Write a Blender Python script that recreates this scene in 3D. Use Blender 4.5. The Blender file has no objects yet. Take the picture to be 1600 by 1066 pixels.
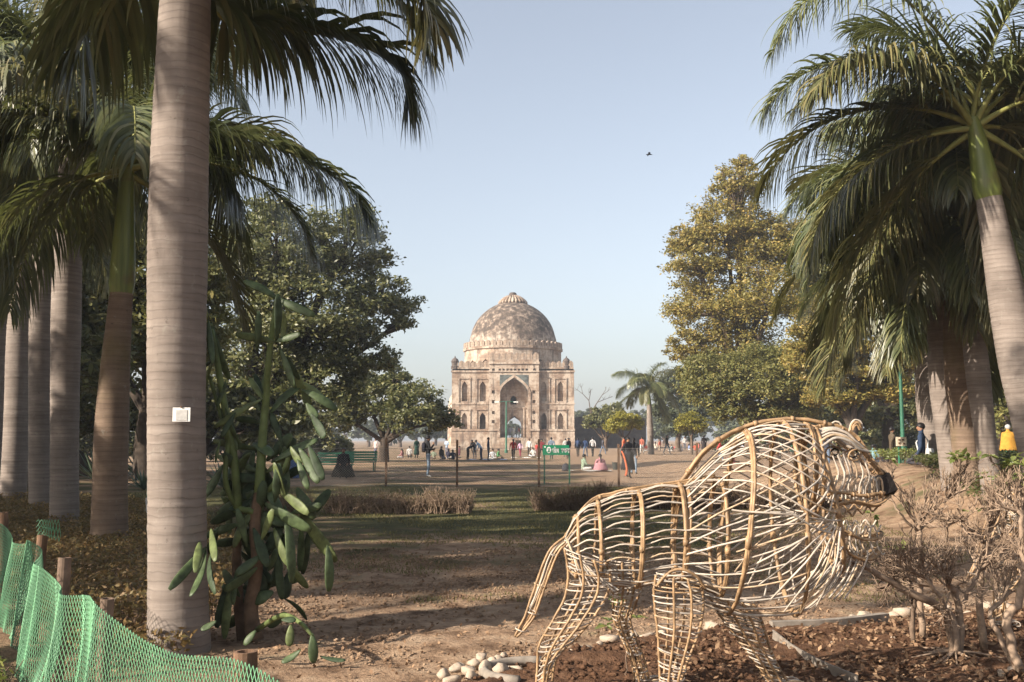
import bpy, bmesh, math, random
import numpy as np
from mathutils import Vector, Matrix

# ------------------------------------------------------------------ camera, sky, sun, exposure
sc = bpy.context.scene
COL = sc.collection
F_PX, CX, CY, CAMH = 1555.0, 800.0, 533.0, 1.6
PITCH = math.atan(154.0 / F_PX)
cam = bpy.data.cameras.new('camera')
cam.lens = 35.0; cam.sensor_width = 36.0; cam.clip_end = 3000; cam.clip_start = 0.05
camo = bpy.data.objects.new('camera', cam); COL.objects.link(camo)
camo.location = (0, 0, CAMH); camo.rotation_euler = (math.pi / 2 + PITCH, 0, 0)
sc.camera = camo

SUN_EL, SUN_AZ = math.radians(28), math.radians(61)      # azimuth: left of straight behind the camera
sun_from = Vector((-math.sin(SUN_AZ) * math.cos(SUN_EL), -math.cos(SUN_AZ) * math.cos(SUN_EL), math.sin(SUN_EL)))
world = bpy.data.worlds.new('World'); sc.world = world; world.use_nodes = True
wn = world.node_tree
bg = wn.nodes['Background']; bg.inputs['Strength'].default_value = 0.107
sky = wn.nodes.new('ShaderNodeTexSky'); sky.sky_type = 'NISHITA'; sky.sun_disc = False
sky.sun_elevation = SUN_EL; sky.sun_rotation = math.pi + SUN_AZ
sky.air_density = 1.0; sky.dust_density = 2.8; sky.ozone_density = 1.0; sky.altitude = 200
hs = wn.nodes.new('ShaderNodeHueSaturation'); hs.inputs['Saturation'].default_value = .55      # winter smog: a paler, greyer sky all round
wn.links.new(sky.outputs[0], hs.inputs['Color']); wn.links.new(hs.outputs[0], bg.inputs[0])
sl = bpy.data.lights.new('sun', 'SUN'); sl.energy = 5.0; sl.angle = math.radians(0.55); sl.color = (1.0, 0.89, 0.75)
so = bpy.data.objects.new('sun', sl); COL.objects.link(so)
so.rotation_euler = (-sun_from).to_track_quat('-Z', 'Y').to_euler(); so.location = (-40, -30, 40)
sc.view_settings.view_transform = 'Standard'; sc.view_settings.look = 'None'
sc.view_settings.gamma = 1.0; sc.view_settings.exposure = 1.08; sc.view_settings.use_curve_mapping = False
sc.render.engine = 'CYCLES'
sc.cycles.max_bounces = 6; sc.cycles.diffuse_bounces = 3; sc.cycles.glossy_bounces = 2
sc.cycles.transmission_bounces = 3; sc.cycles.transparent_max_bounces = 8; sc.cycles.volume_bounces = 0
sc.cycles.use_denoising = True; sc.cycles.caustics_reflective = False; sc.cycles.caustics_refractive = False

HAZE = 0.0007
# ------------------------------------------------------------------ helpers
RNG = np.random.default_rng(11)
random.seed(5)

def at(px, py, d):
    u, v = px - CX, CY - py
    X, Y, Z = u, F_PX * math.cos(PITCH) - v * math.sin(PITCH), F_PX * math.sin(PITCH) + v * math.cos(PITCH)
    k = d / Y
    return np.array([X * k, d, CAMH + Z * k])

def gd(py):                       # depth of flat ground seen at image row py
    return at(800, py, 1.0)[2] < CAMH and CAMH / (CAMH - at(800, py, 1.0)[2])

def sstep(t):
    t = np.clip(t, 0, 1); return t * t * (3 - 2 * t)

def hashn(i, j, s):
    n = (i * 374761393 + j * 668265263 + s * 974711) & 0x7fffffff
    n = ((n ^ (n >> 13)) * 1274126177) & 0x7fffffff
    return ((n ^ (n >> 16)) & 0xffff) / 65535.0

def vnoise(x, y, s=0):
    x = np.asarray(x, float); y = np.asarray(y, float)
    i = np.floor(x).astype(np.int64); j = np.floor(y).astype(np.int64)
    fx, fy = x - i, y - j
    fx = fx * fx * (3 - 2 * fx); fy = fy * fy * (3 - 2 * fy)
    a, b, c, d = hashn(i, j, s), hashn(i + 1, j, s), hashn(i, j + 1, s), hashn(i + 1, j + 1, s)
    return (a * (1 - fx) + b * fx) * (1 - fy) + (c * (1 - fx) + d * fx) * fy

def fbm(x, y, s=0, o=4):
    r, a = 0, .5
    for k in range(o):
        r = r + a * vnoise(x * 2 ** k, y * 2 ** k, s + k); a *= .5
    return r

def ground_h(x, y):
    berm = 0.9 * sstep((x - 7.0) / 3.0) * sstep((y - 9.0) / 6.0) * (1 - .75 * sstep((y - 30) / 10.))
    return berm

def fast_mesh(name, V, F, mats=(), mi=None, smooth=False):
    V = np.asarray(V, np.float32); F = np.asarray(F, np.int32)
    me = bpy.data.meshes.new(name)
    n, k = F.shape
    me.vertices.add(len(V)); me.vertices.foreach_set('co', V.ravel())
    me.loops.add(n * k); me.loops.foreach_set('vertex_index', F.ravel())
    me.polygons.add(n); me.polygons.foreach_set('loop_start', np.arange(0, n * k, k, dtype=np.int32))
    for m in mats: me.materials.append(m)
    if mi is not None: me.polygons.foreach_set('material_index', np.asarray(mi, np.int32))
    if smooth: me.polygons.foreach_set('use_smooth', np.ones(n, bool))
    me.update(calc_edges=True)
    return me

def link(name, me, parent=None, loc=None, **props):
    o = bpy.data.objects.new(name, me); COL.objects.link(o)
    if parent is not None: o.parent = parent
    if loc is not None: o.location = loc
    for k, v in props.items(): o[k] = v
    return o

def thing(name, label, cat, loc=(0, 0, 0), group=None, rz=0):
    o = link(name, None, None, loc, label=label, category=cat)
    o.rotation_euler[2] = rz
    if group: o['group'] = group
    return o

def copy_tree(o, parent=None):
    c = o.copy(); COL.objects.link(c); c.parent = parent
    for ch in list(o.children): copy_tree(ch, c)
    return c

class MB:
    """collects pieces (all converted to quads/tris lists) into one mesh"""
    def __init__(s): s.V = []; s.F = []; s.M = []; s.n = 0
    def add(s, V, F, m=0):
        V = np.asarray(V, float)
        s.V.append(V)
        for f in F: s.F.append(tuple(int(i) + s.n for i in f)); s.M.append(m)
        s.n += len(V); return s
    def box(s, c, size, m=0, rz=0.0):
        x, y, z = [a / 2 for a in size]
        P = np.array([[-x, -y, -z], [x, -y, -z], [x, y, -z], [-x, y, -z], [-x, -y, z], [x, -y, z], [x, y, z], [-x, y, z]])
        if rz:
            cs, sn = math.cos(rz), math.sin(rz); P = np.c_[P[:, 0] * cs - P[:, 1] * sn, P[:, 0] * sn + P[:, 1] * cs, P[:, 2]]
        return s.add(P + np.asarray(c), [(0, 3, 2, 1), (4, 5, 6, 7), (0, 1, 5, 4), (1, 2, 6, 5), (2, 3, 7, 6), (3, 0, 4, 7)], m)
    def tube(s, pts, r, sides=8, m=0, cap=True):
        V, F = tube(pts, r, sides); s.add(V, F, m)
        if cap:
            k = s.n - len(V); n = len(V) // sides
            s.F.append(tuple(range(k + sides - 1, k - 1, -1))); s.M.append(m)
            s.F.append(tuple(range(k + (n - 1) * sides, k + n * sides))); s.M.append(m)
        return s
    def lathe(s, prof, c=(0, 0, 0), sides=24, m=0):
        V = []; n = len(prof)
        for (r, z) in prof:
            for k in range(sides):
                a = 2 * math.pi * k / sides; V.append((c[0] + r * math.cos(a), c[1] + r * math.sin(a), c[2] + z))
        F = [(i * sides + k, i * sides + (k + 1) % sides, (i + 1) * sides + (k + 1) % sides, (i + 1) * sides + k) for i in range(n - 1) for k in range(sides)]
        F.append(tuple(range(sides - 1, -1, -1))); F.append(tuple(range((n - 1) * sides, n * sides)))
        return s.add(V, F, m)
    def prism(s, poly, y0, y1, m=0):          # polygon in XZ, extruded along Y
        n = len(poly); V = [(x, y0, z) for x, z in poly] + [(x, y1, z) for x, z in poly]
        F = [(i, (i + 1) % n, n + (i + 1) % n, n + i) for i in range(n)]
        F.append(tuple(range(n - 1, -1, -1))); F.append(tuple(range(n, 2 * n)))
        return s.add(V, F, m)
    def mesh(s, name, mats, smooth=False):
        me = bpy.data.meshes.new(name)
        me.from_pydata(np.concatenate(s.V).tolist() if s.V else [], [], s.F)
        for m in (mats if isinstance(mats, (list, tuple)) else [mats]): me.materials.append(m)
        me.polygons.foreach_set('material_index', s.M)
        if smooth: me.polygons.foreach_set('use_smooth', [True] * len(s.F))
        me.update(); return me
    def obj(s, name, mats, parent=None, loc=None, smooth=False, **props):
        return link(name, s.mesh(name, mats, smooth), parent, loc, **props)

def frames(P):
    P = np.asarray(P, float); T = np.gradient(P, axis=0); T /= np.linalg.norm(T, axis=1)[:, None] + 1e-9
    a = np.array([0, 0, 1.]) if abs(T[0][2]) < .9 else np.array([1., 0, 0])
    N = np.zeros_like(P); n = np.cross(T[0], a); n /= np.linalg.norm(n); N[0] = n
    for i in range(1, len(P)):
        n = n - T[i] * n.dot(T[i]); l = np.linalg.norm(n); n = n / l if l > 1e-6 else N[i - 1]; N[i] = n
    return T, N, np.cross(T, N)

def tube(P, r, sides=6):
    P = np.asarray(P, float); n = len(P); r = np.broadcast_to(np.asarray(r, float), (n,))
    T, N, B = frames(P)
    a = np.arange(sides) * 2 * math.pi / sides
    V = P[:, None, :] + r[:, None, None] * (np.cos(a)[None, :, None] * N[:, None, :] + np.sin(a)[None, :, None] * B[:, None, :])
    i = np.arange(n - 1)[:, None] * sides; k = np.arange(sides)[None, :]
    k2 = (k + 1) % sides
    F = np.stack([i + k, i + k2, i + sides + k2, i + sides + k], -1).reshape(-1, 4)
    return V.reshape(-1, 3), F

def spline(P, n=20):
    P = np.asarray(P, float)
    if len(P) == 2: return P[0] + (P[1] - P[0]) * np.linspace(0, 1, n)[:, None]
    Q = np.vstack([2 * P[0] - P[1], P, 2 * P[-1] - P[-2]])
    out = []
    m = len(P) - 1
    for t in np.linspace(0, m, n):
        i = min(int(t), m - 1); u = t - i
        p0, p1, p2, p3 = Q[i], Q[i + 1], Q[i + 2], Q[i + 3]
        out.append(.5 * ((2 * p1) + (-p0 + p2) * u + (2 * p0 - 5 * p1 + 4 * p2 - p3) * u * u + (-p0 + 3 * p1 - 3 * p2 + p3) * u ** 3))
    return np.array(out)

def prisms(P0, P1, r0, r1, sides=3):
    """many separate tapered sticks at once"""
    P0 = np.asarray(P0, float); P1 = np.asarray(P1, float); n = len(P0)
    r0 = np.broadcast_to(np.asarray(r0, float), (n,)); r1 = np.broadcast_to(np.asarray(r1, float), (n,))
    T = P1 - P0; T = T / (np.linalg.norm(T, axis=1)[:, None] + 1e-9)
    A = np.where(np.abs(T[:, 2:3]) < .9, np.array([[0, 0, 1.]]), np.array([[1., 0, 0]]))
    N = np.cross(T, A); N /= np.linalg.norm(N, axis=1)[:, None] + 1e-9; B = np.cross(T, N)
    a = np.arange(sides) * 2 * math.pi / sides
    D = np.cos(a)[None, :, None] * N[:, None] + np.sin(a)[None, :, None] * B[:, None]
    V = np.concatenate([P0[:, None] + r0[:, None, None] * D, P1[:, None] + r1[:, None, None] * D], 1)
    k = np.arange(sides); k2 = (k + 1) % sides
    f = np.stack([k, k2, sides + k2, sides + k], -1)
    F = (np.arange(n)[:, None, None] * 2 * sides + f[None]).reshape(-1, 4)
    return V.reshape(-1, 3), F

def boolean(me, cutter_mb, name):
    """me minus cutter, evaluated to a plain mesh"""
    a = bpy.data.objects.new('tmp_a', me); COL.objects.link(a)
    cm = cutter_mb.mesh('tmp_c', [])
    for mm in (me, cm):
        bm = bmesh.new(); bm.from_mesh(mm); bmesh.ops.recalc_face_normals(bm, faces=bm.faces); bm.to_mesh(mm); bm.free()
    b = bpy.data.objects.new('tmp_b', cm); COL.objects.link(b)
    m = a.modifiers.new('b', 'BOOLEAN'); m.operation = 'DIFFERENCE'; m.object = b; m.solver = 'EXACT'
    dg = bpy.context.evaluated_depsgraph_get()
    out = bpy.data.meshes.new_from_object(a.evaluated_get(dg)); out.name = name
    bpy.data.objects.remove(a); bpy.data.objects.remove(b)
    return out

# ------------------------------------------------------------------ materials
class NT:
    def __init__(s, name):
        s.m = bpy.data.materials.new(name); s.m.use_nodes = True; s.t = s.m.node_tree
        s.b = s.t.nodes['Principled BSDF']; s.out = s.t.nodes['Material Output']
        s.b.inputs['Specular IOR Level'].default_value = 0.25
    def n(s, typ, **kw):
        o = s.t.nodes.new(typ)
        for k, v in kw.items():
            if k in o.inputs: o.inputs[k].default_value = v
            else: setattr(o, k, v)
        return o
    def l(s, a, b): s.t.links.new(a, b)
    def coords(s, kind='Object', scale=(1, 1, 1)):
        if kind == 'World': src = s.n('ShaderNodeNewGeometry').outputs['Position']
        else: src = s.n('ShaderNodeTexCoord').outputs[kind]
        mp = s.n('ShaderNodeMapping'); mp.inputs['Scale'].default_value = scale
        s.l(src, mp.inputs[0]); return mp.outputs[0]
    def noise(s, vec, scale, detail=4, rough=.55):
        o = s.n('ShaderNodeTexNoise'); o.inputs['Scale'].default_value = scale; o.inputs['Detail'].default_value = detail
        o.inputs['Roughness'].default_value = rough
        s.l(vec, o.inputs['Vector']); return o.outputs['Fac']
    def ramp(s, fac, stops):
        r = s.n('ShaderNodeValToRGB'); e = r.color_ramp.elements
        while len(e) < len(stops): e.new(.5)
        for el, (p, c) in zip(e, stops):
            el.position = p; el.color = (*c, 1) if len(c) == 3 else c
        s.l(fac, r.inputs[0]); return r.outputs[0]
    def mix(s, fac, a, b, mode='MIX'):
        o = s.n('ShaderNodeMix', data_type='RGBA', blend_type=mode)
        for src, k in ((fac, 0), (a, 6), (b, 7)):
            if isinstance(src, (int, float)): o.inputs[k].default_value = src
            elif isinstance(src, tuple): o.inputs[k].default_value = (*src, 1)
            else: s.l(src, o.inputs[k])
        return o.outputs[2]
    def math(s, op, a, b=0.0):
        o = s.n('ShaderNodeMath', operation=op)
        for src, k in ((a, 0), (b, 1)):
            if isinstance(src, (int, float)): o.inputs[k].default_value = src
            else: s.l(src, o.inputs[k])
        return o.outputs[0]
    def bump(s, h, strength=.5, dist=.02):
        o = s.n('ShaderNodeBump'); o.inputs['Strength'].default_value = strength; o.inputs['Distance'].default_value = dist
        s.l(h, o.inputs['Height']); s.l(o.outputs[0], s.b.inputs['Normal'])
    def base(s, c, rough=.8):
        if isinstance(c, tuple): s.b.inputs['Base Color'].default_value = (*c, 1)
        else: s.l(c, s.b.inputs['Base Color'])
        s.b.inputs['Roughness'].default_value = rough
        return s.m

def simple(name, c, rough=.75, var=.25, scale=8., bump=0., dist=.01, spec=.25, metal=0.):
    t = NT(name); v = t.coords('Object')
    f = t.noise(v, scale, 5)
    lo = tuple(max(0, x * (1 - var)) for x in c); hi = tuple(min(1, x * (1 + var)) for x in c)
    m = t.base(t.ramp(f, [(.3, lo), (.7, hi)]), rough)
    t.b.inputs['Specular IOR Level'].default_value = spec; t.b.inputs['Metallic'].default_value = metal
    if bump: t.bump(f, bump, dist)
    return m

def leafmat(name, cols, rough=.45, trans=.3, tcol=None, spec=.3):
    """leaf colour varies leaf by leaf; light passes through"""
    t = NT(name)
    r = t.n('ShaderNodeNewGeometry').outputs['Random Per Island']
    n = len(cols)
    c = t.ramp(r, [(i / max(1, n - 1), col) for i, col in enumerate(cols)])
    big = t.noise(t.coords('Object'), .35, 2)
    c = t.mix(t.math('MULTIPLY', big, .35), c, tuple(x * 1.15 for x in cols[-1]))
    t.base(c, rough); t.b.inputs['Specular IOR Level'].default_value = spec
    tr = t.n('ShaderNodeBsdfTranslucent'); t.l(t.mix(.5, c, tcol or tuple(min(1, x * 1.7) for x in cols[-1])), tr.inputs[0])
    mx = t.n('ShaderNodeMixShader'); mx.inputs[0].default_value = trans
    t.l(t.b.outputs[0], mx.inputs[1]); t.l(tr.outputs[0], mx.inputs[2]); t.l(mx.outputs[0], t.out.inputs['Surface'])
    return t.m

def make_ground_mat():
    t = NT('soil_and_dry_grass'); v = t.coords('World')
    n1 = t.noise(v, .35, 5, .6); n2 = t.noise(v, 3.0, 6, .65); n3 = t.noise(v, 26., 5, .7)
    soil = t.ramp(n2, [(.34, (.13, .08, .05)), (.5, (.36, .245, .16)), (.66, (.50, .365, .25))])
    soil = t.mix(t.math('MULTIPLY', n3, .5), soil, (.14, .085, .055)); soil0 = soil
    grass = t.ramp(n2, [(.3, (.05, .052, .024)), (.6, (.095, .09, .042)), (.8, (.18, .148, .085))])
    sx = t.n('ShaderNodeSeparateXYZ'); t.l(v, sx.inputs[0])
    far = t.n('ShaderNodeMapRange'); far.inputs['From Min'].default_value = 11; far.inputs['From Max'].default_value = 20
    t.l(sx.outputs['Y'], far.inputs['Value'])
    # more grass on the lawn strip in front of the wire fence, patchy everywhere
    g = t.math('ADD', t.math('MULTIPLY', far.outputs[0], .30), n1)
    fr_ = t.n('ShaderNodeMapRange'); fr_.inputs['From Min'].default_value = 30; fr_.inputs['From Max'].default_value = 37; t.l(sx.outputs['Y'], fr_.inputs['Value'])
    g = t.math('SUBTRACT', g, t.math('MULTIPLY', fr_.outputs[0], .20))
    g = t.math('ADD', g, t.math('MULTIPLY', t.math('SUBTRACT', n2, .5), .6))
    fx_ = t.n('ShaderNodeMapRange'); fx_.inputs['From Min'].default_value = 3.2; fx_.inputs['From Max'].default_value = 6; t.l(sx.outputs['X'], fx_.inputs['Value'])
    g = t.math('SUBTRACT', g, t.math('MULTIPLY', fx_.outputs[0], .28))
    gm = t.ramp(g, [(.58, (0, 0, 0)), (.74, (1, 1, 1))])
    c = t.mix(gm, soil, grass)
    t.base(c, .95); t.b.inputs['Specular IOR Level'].default_value = .1
    t.bump(t.math('ADD', n3, t.math('MULTIPLY', n2, .8)), .7, .05)
    return t.m

def make_bed_mat():
    t = NT('dug_flower_bed_soil'); v = t.coords('World')
    n2 = t.noise(v, 7.0, 6, .65); n3 = t.noise(v, 40., 4, .7)
    c = t.ramp(n2, [(.3, (.07, .036, .022)), (.55, (.16, .088, .052)), (.8, (.27, .165, .105))])
    c = t.mix(t.math('MULTIPLY', n3, .4), c, (.10, .055, .035))
    t.base(c, .95); t.b.inputs['Specular IOR Level'].default_value = .1
    t.bump(t.math('ADD', n3, n2), .8, .05); return t.m

def make_trunk_mat(name, a, b, moss=.0):
    t = NT(name); v = t.coords('Object', (1.2, 1.2, 16)); v2 = t.coords('Object'); v3 = t.coords('Object', (22, 22, 1.5))
    band = t.noise(v, 1.0, 3, .6); patch = t.noise(v2, 1.7, 5, .6); st = t.noise(v3, 1.0, 4, .6)
    c = t.mix(t.ramp(band, [(.3, (0, 0, 0)), (.7, (1, 1, 1))]), a, b)
    wv = t.n('ShaderNodeTexWave', wave_type='BANDS', bands_direction='Z', wave_profile='SAW'); wv.inputs['Scale'].default_value = 4.6; wv.inputs['Distortion'].default_value = 3.2; wv.inputs['Detail'].default_value = 4; wv.inputs['Detail Scale'].default_value = 1.1
    t.l(v2, wv.inputs['Vector'])
    rg = t.ramp(wv.outputs['Fac'], [(.0, (.55, .55, .55)), (.1, (1, 1, 1)), (.85, (.92, .92, .92)), (1., (.6, .6, .6))])
    c = t.mix(t.ramp(t.noise(v2, 3.1, 3), [(.35, (.25, .25, .25)), (.6, (1, 1, 1))]), c, t.mix(1.0, c, rg, 'MULTIPLY'))
    lich = t.noise(v2, 9.0, 6, .7); c = t.mix(t.ramp(lich, [(.60, (0, 0, 0)), (.70, (.55, .55, .55))]), c, (.36, .34, .29)); c = t.mix(t.ramp(t.noise(v2, 14.0, 4, .6), [(.66, (0, 0, 0)), (.74, (.8, .8, .8))]), c, tuple(x * .4 for x in a))
    c = t.mix(t.ramp(patch, [(.45, (0, 0, 0)), (.75, (.75, .75, .75))]), c, tuple(x * .55 for x in a))
    c = t.mix(t.math('MULTIPLY', st, .35), c, tuple(x * .6 for x in a))
    if moss:
        mo = t.noise(v2, .8, 3); c = t.mix(t.ramp(mo, [(.5, (0, 0, 0)), (.7, (moss, moss, moss))]), c, (.13, .11, .035))
    t.base(c, .85); t.bump(t.math('ADD', band, t.math('MULTIPLY', st, .4)), .5, .012); return t.m

def make_shaft_mat():
    t = NT('palm_crownshaft_green'); v = t.coords('Object', (9, 9, .5)); n = t.noise(v, 1, 4); n2 = t.noise(t.coords('Object'), 2.2, 4)
    c = t.ramp(n, [(.3, (.075, .10, .025)), (.6, (.17, .20, .05)), (.8, (.27, .27, .09))])
    c = t.mix(t.ramp(n2, [(.58, (0, 0, 0)), (.75, (.8, .8, .8))]), c, (.13, .09, .04))
    t.base(c, .42); t.b.inputs['Specular IOR Level'].default_value = .4; return t.m

def make_stone_mat():
    t = NT('weathered_sandstone'); g = t.n('ShaderNodeTexCoord').outputs['Object']
    # blockwork: courses from the object's own coordinates (x+y so that side walls carry it too)
    sp = t.n('ShaderNodeSeparateXYZ'); t.l(g, sp.inputs[0])
    cb = t.n('ShaderNodeCombineXYZ'); t.l(t.math('ADD', sp.outputs[0], sp.outputs[1]), cb.inputs[0]); t.l(sp.outputs[2], cb.inputs[1])
    br = t.n('ShaderNodeTexBrick'); br.inputs['Scale'].default_value = 1.0
    br.inputs['Brick Width'].default_value = .95; br.inputs['Row Height'].default_value = .42; br.inputs['Mortar Size'].default_value = .02
    br.inputs['Color1'].default_value = (.34, .25, .18, 1); br.inputs['Color2'].default_value = (.235, .165, .12, 1); br.inputs['Mortar'].default_value = (.14, .10, .078, 1)
    t.l(cb.outputs[0], br.inputs['Vector'])
    n = t.noise(g, .5, 6, .65); n2 = t.noise(g, 2.2, 6, .7); n3 = t.noise(t.coords('Object', (1.5, 1.5, .25)), 1., 5, .65)
    c = t.mix(t.ramp(n, [(.44, (0, 0, 0)), (.56, (.85, .85, .85))]), br.outputs[0], (.46, .385, .31))
    c = t.mix(t.ramp(n2, [(.5, (0, 0, 0)), (.64, (.75, .75, .75))]), c, (.20, .135, .10))
    c = t.mix(t.ramp(n3, [(.52, (0, 0, 0)), (.66, (.75, .75, .75))]), c, (.085, .065, .054))
    t.base(c, .9); t.bump(n2, .5, .08); return t.m

def make_dome_mat():
    t = NT('stained_dome_plaster'); g = t.n('ShaderNodeTexCoord').outputs['Object']
    n = t.noise(g, .38, 8, .72); n2 = t.noise(g, 1.3, 7, .72)
    sp = t.n('ShaderNodeSeparateXYZ'); t.l(g, sp.inputs[0])
    # lichen and old soot cover the upper bowl, bare plaster is left on the lower band
    h = t.n('ShaderNodeMapRange'); h.inputs['From Min'].default_value = 1.0; h.inputs['From Max'].default_value = 4.2; t.l(sp.outputs[2], h.inputs['Value'])
    k = t.math('ADD', t.math('MULTIPLY', h.outputs[0], .22), t.math('ADD', t.math('MULTIPLY', n, .75), t.math('MULTIPLY', n2, .25)))
    f = t.ramp(k, [(.54, (0, 0, 0)), (.60, (1, 1, 1))])
    dark = t.ramp(n2, [(.38, (.045, .036, .03)), (.5, (.10, .075, .058)), (.6, (.30, .235, .185))])
    pale = t.ramp(n2, [(.4, (.15, .105, .078)), (.55, (.40, .34, .28))])
    st = t.noise(t.coords('Object', (1.6, 1.6, .16)), 1.0, 6, .7)
    c = t.mix(t.ramp(st, [(.5, (0, 0, 0)), (.66, (.8, .8, .8))]), t.mix(f, pale, dark), (.07, .055, .045))
    t.base(c, .92); t.bump(n2, .5, .1); return t.m

MAT = {}
MAT['ground'] = make_ground_mat(); MAT['bed'] = make_bed_mat()
MAT['trunk'] = make_trunk_mat('royal_palm_bark', (.20, .163, .14), (.305, .258, .225))
MAT['trunk_warm'] = make_trunk_mat('royal_palm_bark_warm', (.17, .118, .085), (.27, .195, .14), .7)
MAT['shaft'] = make_shaft_mat()
MAT['stone'] = make_stone_mat(); MAT['dome'] = make_dome_mat()
MAT['stone_dark'] = simple('dark_rubble_stone', (.085, .068, .06), .95, .45, 1.5, .6, .1)
MAT['tile'] = simple('blue_grey_tile', (.085, .095, .09), .6, .5, 2.5)
MAT['palm_leaf'] = leafmat('palm_leaflet', [(.034, .052, .02), (.06, .084, .032), (.105, .125, .048), (.18, .172, .075)], .36, .22, (.22, .24, .06), .5)
MAT['palm_leaf_dry'] = leafmat('palm_leaflet_older', [(.04, .055, .02), (.07, .085, .03), (.12, .12, .045), (.18, .15, .065)], .42, .22, (.26, .24, .08), .4)
MAT['rachis'] = simple('palm_leaf_stalk', (.22, .22, .07), .5, .3, 6)
MAT['leaf_dark'] = leafmat('mango_leaf', [(.036, .052, .02), (.075, .092, .034), (.135, .145, .052), (.22, .20, .085)], .42, .22, (.16, .19, .04), .45)
MAT['leaf_mid'] = leafmat('broad_leaf_olive', [(.05, .066, .022), (.095, .11, .035), (.16, .165, .05), (.25, .21, .07)], .5, .28, (.28, .26, .06))
MAT['leaf_gold'] = leafmat('leaf_turning_gold', [(.066, .078, .021), (.145, .145, .036), (.24, .21, .054), (.32, .22, .065)], .5, .3, (.34, .26, .06))
MAT['leaf_yellow'] = leafmat('leaf_yellow_green', [(.10, .11, .02), (.19, .18, .03), (.30, .26, .045)], .5, .35, (.45, .40, .05))
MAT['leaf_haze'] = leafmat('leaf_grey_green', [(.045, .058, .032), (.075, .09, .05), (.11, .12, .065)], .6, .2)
MAT['bark'] = simple('tree_bark', (.12, .088, .065), .95, .4, 5, .6, .03)
MAT['bark_dark'] = simple('tree_bark_dark', (.06, .046, .036), .95, .4, 5, .6, .03)
MAT['cactus'] = simple('cactus_pad_skin', (.058, .083, .036), .5, .5, 16, .5, .008, .3)  # pad green darkened to stand in for the palm's shade
MAT['cactus_olive'] = simple('cactus_pad_sunlit', (.105, .13, .05), .5, .5, 14, .5, .008, .3)  # yellow-green of sunlit pads put into the colour
MAT['cactus_deep'] = simple('cactus_pad_shaded', (.035, .053, .026), .6, .5, 14, .6, .008, .25)  # deeper copy of the pad green, shade put into the colour
MAT['cactus_stem'] = simple('cactus_green_stem', (.10, .13, .045), .6, .45, 7, .3, .01)
MAT['cactus_bark'] = simple('cactus_corky_trunk', (.13, .085, .055), .9, .45, 9, .7, .015)
MAT['cane'] = simple('peeled_cane', (.43, .365, .30), .45, .3, 14, .2, .002, .35)
MAT['bamboo'] = simple('brown_bamboo_rod', (.29, .185, .10), .5, .5, 16, .3, .003, .35)
MAT['bamboo_dark'] = simple('weathered_bamboo_stub', (.16, .11, .08), .8, .4, 12, .4, .006)
MAT['cane_grey'] = simple('greyed_cane', (.33, .295, .255), .55, .35, 18, .25, .002, .3)
MAT['cane_tan'] = simple('tan_cane', (.40, .295, .195), .5, .4, 18, .25, .002, .3)
MAT['nose'] = simple('blackened_rope', (.025, .02, .018), .8, .3, 30, .6, .01)
MAT['net'] = simple('green_plastic_net', (.13, .31, .17), .45, .25, 3, 0, .01, .45)
MAT['twig'] = simple('bare_twig', (.27, .195, .14), .9, .38, 22, .5, .004)
MAT['twig_dark'] = simple('bare_twig_dark', (.15, .105, .075), .9, .4, 22, .5, .004)
MAT['twig_leaf'] = leafmat('shrub_leaf', [(.07, .10, .03), (.12, .16, .045), (.22, .22, .07)], .4, .3, (.3, .34, .08), .4)
MAT['cover_leaf'] = leafmat('ground_cover_leaf', [(.045, .05, .016), (.10, .092, .03), (.18, .13, .05), (.24, .15, .065)], .55, .25)
MAT['cover_green'] = leafmat('ground_cover_green', [(.03, .042, .014), (.055, .07, .022), (.10, .105, .035)], .5, .25)
MAT['hedge_leaf'] = leafmat('dry_hedge_leaf', [(.05, .045, .02), (.10, .075, .035), (.16, .11, .055)], .7, .2)
MAT['litter'] = leafmat('fallen_leaf', [(.10, .055, .03), (.20, .12, .07), (.34, .22, .13)], .8, .1)
MAT['stoneedge'] = simple('pale_river_stone', (.40, .32, .245), .75, .2, 9, .35, .01)
MAT['concrete'] = simple('weathered_concrete', (.24, .205, .17), .9, .3, 10, .5, .01)
MAT['grass'] = leafmat('grass_blade', [(.07, .075, .025), (.12, .115, .04), (.22, .18, .08)], .6, .3)
MAT['green_paint'] = simple('green_painted_steel', (.03, .12, .075), .45, .3, 6, 0, .01, .4)
MAT['green_bench'] = simple('green_bench_paint', (.05, .22, .13), .5, .25, 6)
MAT['sign_green'] = simple('sign_green_enamel', (.012, .17, .085), .4, .12, 4)
MAT['white'] = simple('white_enamel', (.62, .61, .585), .45, .06, 5)
MAT['rust'] = simple('rusty_post', (.16, .095, .06), .85, .4, 10, .4, .005)
MAT['wire'] = simple('galvanised_wire', (.20, .19, .17), .6, .2, 10)
MAT['blue'] = simple('blue_plastic_drum', (.03, .09, .25), .45, .2, 5)
MAT['agave'] = leafmat('agave_blade', [(.05, .085, .06), (.09, .13, .09), (.13, .17, .11)], .5, .1)
MAT['glass'] = simple('lamp_glass', (.75, .75, .72), .3, .05, 5)
def cloth(name, c): return simple('cloth_' + name, c, .9, .16, 12, .2, .01, .1)

# ================================================================== GROUND
def axis(lo, d0, d1, hi, step, grow=1.16):
    a = list(np.arange(d0, d1 + 1e-6, step)); s = step
    x = d1
    while x < hi: s *= grow; x += s; a.append(x)
    x, s = d0, step; b = []
    while x > lo: s *= grow; x -= s; b.append(x)
    return np.array(b[::-1] + a)

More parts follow.
